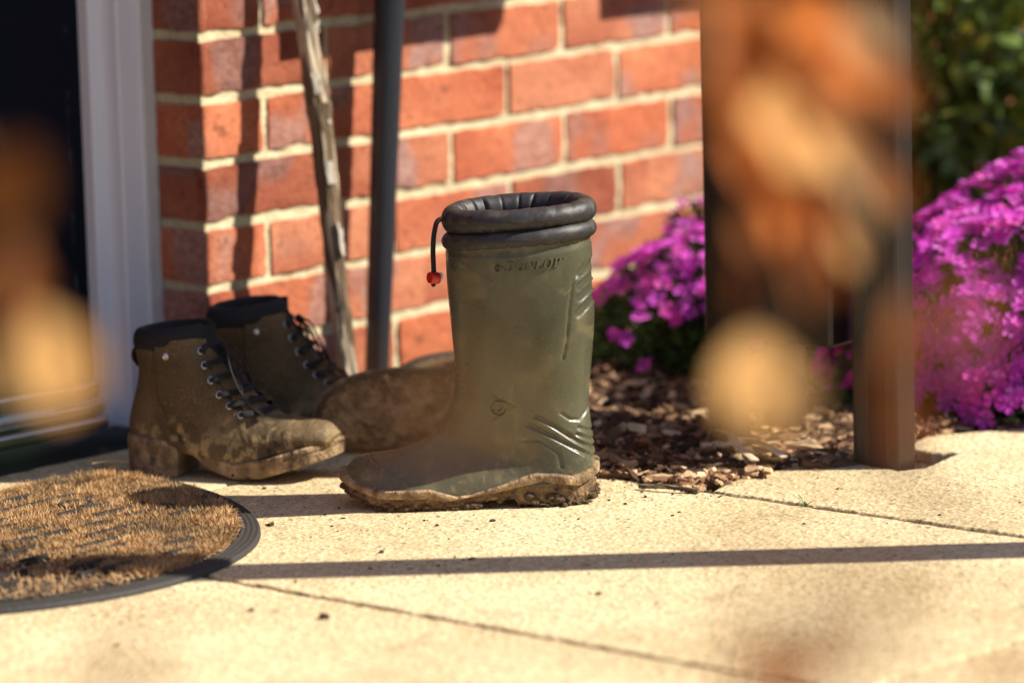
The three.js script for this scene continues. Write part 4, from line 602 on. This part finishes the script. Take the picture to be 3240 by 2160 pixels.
function phlox(label, C, rad, seed, nFl, lowest, size, seen) {
  const o = thing('phlox_plant', label, 'flowers'), q = mulberry(seed), Q = new THREE.Quaternion(); o.position.copy(C);
  const onMound = (inner) => { for (;;) { const a = q() * 6.2832, y = q(), s = Math.sqrt(1 - y * y), d = V3(s * Math.cos(a), y, s * Math.sin(a)); if (d.z < -0.45) continue; const k = (1 + 0.22 * fbm(d.x * 3 + seed, d.y * 3, d.z * 3, 3)) * inner; return [V3(d.x * rad.x * k, d.y * rad.y * k, d.z * rad.z * k), V3(d.x / rad.x, d.y / rad.y, d.z / rad.z).normalize()]; } };
  instances('foliage', needle, M.leafGreen, 9000, () => { const [p, n] = onMound(0.55 + 0.42 * Math.sqrt(q())); n.add(V3(q() - 0.5, q() - 0.3, q() - 0.5).multiplyScalar(1.6)).normalize(); Q.setFromUnitVectors(V3(0, 1, 0), n); const L = 0.012 + 0.012 * q(), b = 0.6 + 0.8 * q(); return [p, Q.clone(), V3(L * 0.9, L, L), [0.13 * b, 0.22 * b, 0.05 * b]]; }, o);
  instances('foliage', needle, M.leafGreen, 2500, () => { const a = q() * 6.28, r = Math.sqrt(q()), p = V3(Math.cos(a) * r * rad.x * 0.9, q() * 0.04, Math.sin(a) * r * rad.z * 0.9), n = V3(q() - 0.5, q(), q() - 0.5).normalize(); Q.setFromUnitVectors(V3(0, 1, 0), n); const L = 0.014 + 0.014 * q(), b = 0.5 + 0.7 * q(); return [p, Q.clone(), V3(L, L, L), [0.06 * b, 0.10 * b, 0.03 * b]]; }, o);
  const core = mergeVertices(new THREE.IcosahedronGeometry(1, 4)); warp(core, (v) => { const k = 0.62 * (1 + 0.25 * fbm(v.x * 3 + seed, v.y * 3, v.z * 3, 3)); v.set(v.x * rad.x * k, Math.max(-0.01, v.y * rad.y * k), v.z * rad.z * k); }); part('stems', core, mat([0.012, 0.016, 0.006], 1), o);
  const list = []; for (let i = 0; i < nFl; i++) { let [p, n] = onMound(1); if (p.y < lowest(p, q)) { i -= 0.9; continue; } n.add(V3(q() - 0.3, q() - 0.3, q() - 0.5).multiplyScalar(0.9)).normalize(); list.push([p.addScaledVector(n, 0.006 * q()), n, q() * 6.28, size * (0.8 + 0.4 * q()), Math.floor(q() * 4), q() < 0.72 ? Math.floor(q() * 2) : 2 + Math.floor(q() * 2)]); }
  list.sort((a, b) => b[0].z + (seen(b[0]) ? 5 : 0) - (a[0].z + (seen(a[0]) ? 5 : 0)));
  const rest = [[], [], [], []];
  list.forEach(([p, n, spin, s, gi, mi], i) => { Q.setFromUnitVectors(V3(0, 1, 0), n).multiply(new THREE.Quaternion().setFromAxisAngle(V3(0, 1, 0), spin)); if (i < 300) { const f = part('flower', petalGeos[gi], M.petals[mi], o); f.position.copy(p); f.quaternion.copy(Q); f.scale.setScalar(s); } else { const g = petalGeos[gi].clone(); g.applyMatrix4(new THREE.Matrix4().compose(p, Q, V3(s, s, s))); rest[mi].push(g); } });
  rest.forEach((r, i) => { if (r.length) part('more_flowers', r, M.petals[i], o).userData.kind = 'stuff'; });
  return o;
}
phlox('magenta creeping phlox mound between the boot and the dark column', V3(0.30, -0.01, -0.80), V3(0.21, 0.21, 0.20), 11, 700, (p, q) => 0.075 + 0.06 * q() - 0.05 * (q() < 0.12 ? 1 : 0), 0.0105, (p) => p.x < 0.02);
phlox('large magenta creeping phlox mound right of the post, spilling to the paving', V3(0.73, -0.01, -0.63), V3(0.34, 0.272, 0.335), 12, 2700, (p, q) => 0.012 + 0.03 * q(), 0.0115, (p) => p.x < 0.02);

tag(part('edging_board', new RoundedBoxGeometry(0.02, 0.32, 0.38, 2, 0.003).rotateY(-0.087).translate(0.452, 0.14, -0.60), M.trough), 'low dark timber edging board on the mulch, hidden behind the square post', 'edging');
phlox('small magenta phlox tuft seen between the column legs and the post', V3(0.435, -0.01, -0.60), V3(0.065, 0.20, 0.16), 13, 150, (p, q) => 0.03 + 0.05 * q(), 0.0105, (p) => p.x < 0.03);
// ---------------------------------------------------------------- evergreen shrub behind
{
  const o = thing('evergreen_shrub', 'dense dark evergreen shrub behind the phlox at upper right', 'shrub'), q = mulberry(55), Q = new THREE.Quaternion(); o.position.set(0.68, 0, -1.5);
  const leaf = new THREE.BufferGeometry(); leaf.setAttribute('position', new THREE.Float32BufferAttribute([0, 0, 0, -0.24, 0.3, 0.05, 0.24, 0.3, 0.05, 0, 0.32, -0.03, -0.26, 0.6, 0.06, 0.26, 0.6, 0.06, 0, 0.62, -0.03, 0, 1, 0.1], 3)); leaf.setIndex([0, 3, 1, 0, 2, 3, 1, 3, 4, 3, 6, 4, 3, 2, 5, 3, 5, 6, 4, 6, 7, 6, 5, 7]); leaf.computeVertexNormals();
  const tw = []; const tips = [];
  for (let i = 0; i < 46; i++) { const a = q() * 6.28, r = 0.36 * Math.sqrt(q()), h = 0.25 + q() * 0.75, b = V3(Math.cos(a) * r * 0.3, 0, Math.sin(a) * r * 0.3), e = V3(Math.cos(a) * r, h, Math.sin(a) * r * 0.7), m = b.clone().lerp(e, 0.55).add(V3((q() - 0.5) * 0.08, 0.05, (q() - 0.5) * 0.08)); tw.push(tube([b, m, e], 0.0035, 10, 5)); for (let k = 0; k < 80; k++) { const t = 0.25 + 0.75 * q(), c = t < 0.55 ? b.clone().lerp(m, t / 0.55) : m.clone().lerp(e, (t - 0.55) / 0.45); tips.push(c.add(V3((q() - 0.5) * 0.13, (q() - 0.5) * 0.13, (q() - 0.5) * 0.13))); } }
  part('branches', tw, M.stem, o);
  instances('foliage', leaf, M.leafGreen, tips.length, (i) => { const n = V3(q() - 0.35, q() - 0.1, q() - 0.35).normalize(); Q.setFromUnitVectors(V3(0, 1, 0), n).multiply(new THREE.Quaternion().setFromAxisAngle(V3(0, 1, 0), q() * 6.28)); const L = 0.03 + 0.018 * q(), b = 0.55 + 0.9 * q(), y = q() < 0.3 ? 1 : 0; return [tips[i], Q.clone(), V3(L, L, L), [(0.20 + 0.22 * y) * b, (0.30 + 0.16 * y) * b, 0.06 * b]]; }, o);
}

// ---------------------------------------------------------------- crumbs and weeds on the paving
{
  const q = mulberry(66), spots = [[-0.186, 0.581, 0.006], [-0.025, 0.145, 0.0028], [0.173, 0.124, 0.002], [-0.139, 0.29, 0.0028], [-0.261, 0.137, 0.004], [-0.258, 0.541, 0.003], [0.078, 0.508, 0.003], [-0.048, 0.333, 0.002], [0.165, 0.14, 0.0018], [-0.08, 0.36, 0.002], [0.35, 0.02, 0.002], [0.30, 0.2, 0.0018]];
  const where = ['largest, in the left foreground', 'just in front of the heel', 'near the mulch corner', 'between doormat and shadow line', 'beside the doormat rim', 'left foreground by the joint', 'centre foreground', 'left of centre beyond the shadow line', 'right of the boot heel', 'near the middle of the shadow line', 'on the right slab', 'by the right joint'];
  spots.forEach(([x, z, r], i) => { const g = mergeVertices(new THREE.IcosahedronGeometry(r, 2)), k0 = q() * 40; warp(g, (v) => { v.multiplyScalar(1 + 0.9 * fbm(v.x / r + k0, v.y / r, v.z / r, 3)); v.y *= 0.55; }); const o = part('soil_crumb', g, M.mudDark); o.position.set(x, r * 0.35, z); o.rotation.y = q() * 6; tag(o, 'dark crumb of soil on the buff paving, ' + where[i], 'soil crumb', 'crumbs of soil on the paving'); });
  const tuft = (x, z, n, h, label) => { const o = thing('grass_tuft', label, 'weed', 'weeds in the paving joints'); o.position.set(x, -0.006, z); for (let i = 0; i < n; i++) { const a = q() * 6.28, l = h * (0.6 + 0.6 * q()); part('blade', ribbon([[0, 0, 0], [Math.cos(a) * l * 0.25, l * 0.6, Math.sin(a) * l * 0.25], [Math.cos(a) * l * 0.7, l * 0.9, Math.sin(a) * l * 0.7]], [-Math.sin(a), 0, Math.cos(a)], 0.0012, 0.0004, 6), GREENLEAF, o); } };
  tuft(0.308, 0.106, 9, 0.016, 'tiny green grass tuft in the joint right of the boot'); tuft(-0.214, 0.47, 7, 0.008, 'tiny moss tuft in the joint left of centre');
  tag(part('straw_chip', ribbon([[-0.475, 0.0205, -0.135], [-0.46, 0.022, -0.138], [-0.437, 0.0205, -0.142]], [0.2, 0, 1], 0.008, 0.0016, 10), M.flakePale), 'pale wood shaving lying on the back edge of the doormat', 'wood shaving');
}

{   // loose grit swept into the joints and scattered near the bed and the boots
  const q = mulberry(909), g = mergeVertices(new THREE.IcosahedronGeometry(1, 1)); warp(g, (v) => { v.multiplyScalar(1 + 0.8 * fbm(v.x * 1.3, v.y * 1.3, v.z * 1.3 + 4, 2)); });
  const o = thing('loose_grit', 'fine dark soil crumbs in the joints and along the mulch edge', 'grit'); o.userData.kind = 'stuff'; const Q = new THREE.Quaternion();
  instances('grit', g, M.chip, 1000, () => { const k = q(); let u, v, y = 0; if (k < 0.3) { u = lerp(0.15, 0.9, q()); v = 0.134 + (q() - 0.5) * 0.012; y = -0.004; } else if (k < 0.55) { u = lerp(-0.2, 0.9, q()); v = -0.491 + (q() - 0.5) * 0.010; y = -0.004; } else if (k < 0.8) { u = lerp(-0.2, 0.2, q()); v = 0.13 - 0.05 * q() * q(); } else if (k < 0.9) { u = lerp(-0.25, 0.2, q()); v = lerp(-0.3, 0.1, q()); } else { u = lerp(-0.2, 0.9, q()); v = lerp(-0.8, 0.6, q()); }
    const r = 0.0005 + 0.0017 * q() * q(), w = uv2w(u, v, y + r * 0.4); Q.setFromAxisAngle(V3(0, 1, 0), q() * 6.28); const b = 0.5 + q(); return [w, Q.clone(), V3(r * (1 + q()), r * 0.7, r), [0.10 * b, 0.066 * b, 0.04 * b]]; }, o);
}
// ---------------------------------------------------------------- beech twigs close to the camera
{
  const leafGeo = (seed) => { const q = mulberry(seed), g = new THREE.PlaneGeometry(1, 1, 12, 20), curl = 0.2 + 0.5 * q(), tw = (q() - 0.5) * 0.8; return warp(g, (v) => { const t = v.y + 0.5, w = Math.pow(Math.sin(Math.PI * Math.pow(t, 0.82)), 0.8) * 0.5, s = v.x * 2; v.set(s * w, v.y, curl * (w * s) ** 2 * 1.2 + 0.25 * (t - 0.5) ** 2 * curl + tw * s * w * (t - 0.5) + 0.012 * Math.sin(t * 46 - Math.abs(s) * 6) * (1 - Math.abs(s) * 0.4)); }); };
  const geos = [1, 2, 3, 4, 5].map(leafGeo), camQ = camera.quaternion, right = V3(1, 0, 0).applyQuaternion(camQ), up = V3(0, 1, 0).applyQuaternion(camQ), K = 1.0475e-4, FAR0 = 1.45;
  const branch = (label, leaves, twigs, FAR = FAR0) => {
    const o = thing('beech_branch', label, 'branch', 'beech branches with dead leaves close to the lens');
    leaves.forEach(([x, y, z, len, wid, ang, mi, tx, ty], i) => {
      const p = V3(x, y, z).sub(camera.position).multiplyScalar(FAR).add(camera.position), d = p.distanceTo(camera.position), n = camera.position.clone().sub(p).normalize().addScaledVector(right, tx).addScaledVector(up, ty).normalize(), a = THREE.MathUtils.degToRad(ang);
      const yl = right.clone().multiplyScalar(Math.cos(a)).addScaledVector(up, Math.sin(a)); yl.addScaledVector(n, -yl.dot(n)).normalize(); const xl = V3().crossVectors(yl, n);
      const f = part('leaf', geos[i % 5], mi === 9 ? GREENLEAF : BEECH[mi], o); f.quaternion.setFromRotationMatrix(new THREE.Matrix4().makeBasis(xl, yl, n)); f.position.copy(p); f.scale.set(wid * K * d, len * K * d, len * K * d);
    });
    twigs.forEach((t) => part('twig', tube(t.map((q) => V3(...q).sub(camera.position).multiplyScalar(FAR).add(camera.position)), 0.002, 40, 7), M.stem, o));
  };
  branch('dead orange beech leaves blurred across the dark column at upper right', [
    [0.0808, 0.7550, 3.2056, 350, 215, 130, 2, 0.5, 0.3], [0.0952, 0.7621, 3.1538, 243, 163, 160, 1, 0.3, 0.5], [0.0725, 0.7774, 3.1513, 251, 148, 60, 3, 0.6, 0.1], [0.0860, 0.7206, 3.1605, 251, 163, 110, 1, 0.5, 0.1], [0.0955, 0.7915, 3.3516, 144, 111, 120, 4, 0.6, 0.5], [0.1086, 0.7510, 3.1556, 213, 96, 140, 3, 0.5, 0.2], [0.0996, 0.7393, 3.2588, 198, 78, 125, 4, 0.7, 0.3], [0.1029, 0.6942, 3.1141, 152, 44, 100, 3, 0.8, 0.2], [0.1158, 0.6901, 3.2161, 198, 81, 80, 3, 0.6, 0.1], [0.0704, 0.6982, 3.1641, 152, 52, 100, 3, 1.2, 0.1], [0.1011, 0.7767, 3.1514, 182, 96, 150, 2, 0.4, 0.6], [0.0680, 0.7628, 3.1537, 228, 118, 100, 1, 0.7, 0.1], [0.0609, 0.7962, 3.2495, 213, 89, 10, 3, 0.4, 0.2], [0.0674, 0.7754, 3.2174, 251, 148, 110, 3, 0.5, 0.2], [0.0711, 0.7447, 3.2224, 198, 111, 120, 1, 0.5, 0.1], [0.0951, 0.7479, 3.2219, 228, 126, 130, 2, 0.6, 0.3], [0.0909, 0.7851, 3.2159, 198, 148, 170, 1, 0.4, 0.4], [0.1035, 0.7707, 3.2182, 182, 126, 150, 1, 0.4, 0.3], [0.0850, 0.7086, 3.2283, 152, 67, 110, 3, 0.8, 0.1], [0.0704, 0.7598, 3.2048, 170, 110, 120, 2, 0.5, 0.3], [0.0906, 0.7407, 3.1572, 180, 110, 150, 0, 0.5, 0.3], [0.1082, 0.7346, 3.1076, 150, 90, 60, 2, 0.5, 0.3], [0.0777, 0.7376, 3.2084, 170, 110, 100, 1, 0.5, 0.2], [0.0967, 0.7150, 3.1614, 170, 100, 70, 3, 0.5, 0.1], [0.0977, 0.7656, 3.1025, 160, 110, 30, 0, 0.5, 0.4], [0.0721, 0.7222, 3.2109, 150, 80, 100, 3, 0.5, 0.1], [0.1224, 0.7574, 3.1545, 150, 100, 110, 3, 0.4, 0.2], [0.1234, 0.7216, 3.1097, 160, 80, 120, 3, 0.5, 0.2], [0.0697, 0.7818, 3.2012, 170, 110, 60, 1, 0.5, 0.2], [0.1048, 0.7094, 3.1623, 130, 70, 110, 2, 0.6, 0.2]],
    [[[0.11, 0.86, 3.16], [0.102, 0.80, 3.17], [0.093, 0.755, 3.165], [0.086, 0.71, 3.16], [0.078, 0.668, 3.17]], [[0.098, 0.78, 3.17], [0.112, 0.745, 3.17], [0.112, 0.70, 3.2], [0.11, 0.66, 3.26]]], 1.62);
  branch('round pale beech leaf and orange leaves blurred low before the post', [[0.0771, 0.6664, 3.1693, 260, 235, 90, 2, 0.35, 0.4], [0.1093, 0.6746, 3.2693, 320, 70, 95, 3, 0.5, 0.1], [0.1084, 0.7338, 3.4623, 260, 110, 70, 3, 0.7, 0.1]],
    [[[0.078, 0.668, 3.17], [0.092, 0.66, 3.2], [0.11, 0.66, 3.26], [0.13, 0.64, 3.3]]], 1.5);
  branch('brown beech leaves blurred across the dark door at left', [[-0.1443, 0.7454, 3.2578, 240, 180, 60, 3, -0.3, -0.2], [-0.1446, 0.6794, 3.1672, 260, 220, 100, 2, 0.35, 0.3], [-0.1435, 0.7194, 3.2620, 200, 90, 80, 3, 0.6, 0.1], [-0.1354, 0.6972, 3.3669, 120, 40, 95, 9, 0.4, 0.1]], [[[-0.17, 0.80, 3.25], [-0.152, 0.74, 3.24], [-0.148, 0.70, 3.2], [-0.146, 0.66, 3.18]]]);
  branch('small narrow beech leaves blurred before the standing boot', [[-0.0093, 0.7268, 3.5141, 290, 54, 70, 2, 0.9, 0.3], [-0.0195, 0.7187, 3.5154, 230, 22, 50, 1, 0.9, 0.3], [-0.0277, 0.7101, 3.5168, 180, 18, 30, 2, 0.9, 0.3], [-0.0278, 0.7243, 3.5145, 200, 30, 130, 2, 0.9, 0.3]], [[[-0.0288, 0.7243, 3.514], [-0.014, 0.728, 3.513], [0.0, 0.74, 3.512]]], 1.12);
  branch('thin brown beech twig with leaves blurred at lower right', [[0.0575, 0.6740, 3.5226, 420, 95, 95, 3, 0.6, 0.2], [0.0900, 0.6539, 3.4246, 380, 90, 80, 3, 0.6, 0.2], [0.0758, 0.6010, 3.2820, 360, 170, 20, 3, 0.5, 0.2], [0.1425, 0.5980, 3.2817, 150, 110, 60, 3, 0.5, 0.2]], [[[0.06, 0.58, 3.30], [0.076, 0.60, 3.30], [0.085, 0.635, 3.38], [0.092, 0.668, 3.43]], [[0.05, 0.57, 3.4], [0.056, 0.64, 3.5], [0.058, 0.685, 3.525]]], 1.2);
  branch('thin brown beech twig blurred at the lower left edge', [[-0.1047, 0.6351, 3.3770, 260, 60, 100, 3, 0.6, 0.2], [-0.1102, 0.6250, 3.3786, 200, 90, 40, 3, 0.6, 0.2]], [[[-0.1080, 0.6193, 3.3795], [-0.1054, 0.6329, 3.3773], [-0.1028, 0.6442, 3.3755]]], 1.2);
}
renderer.render(scene, camera);
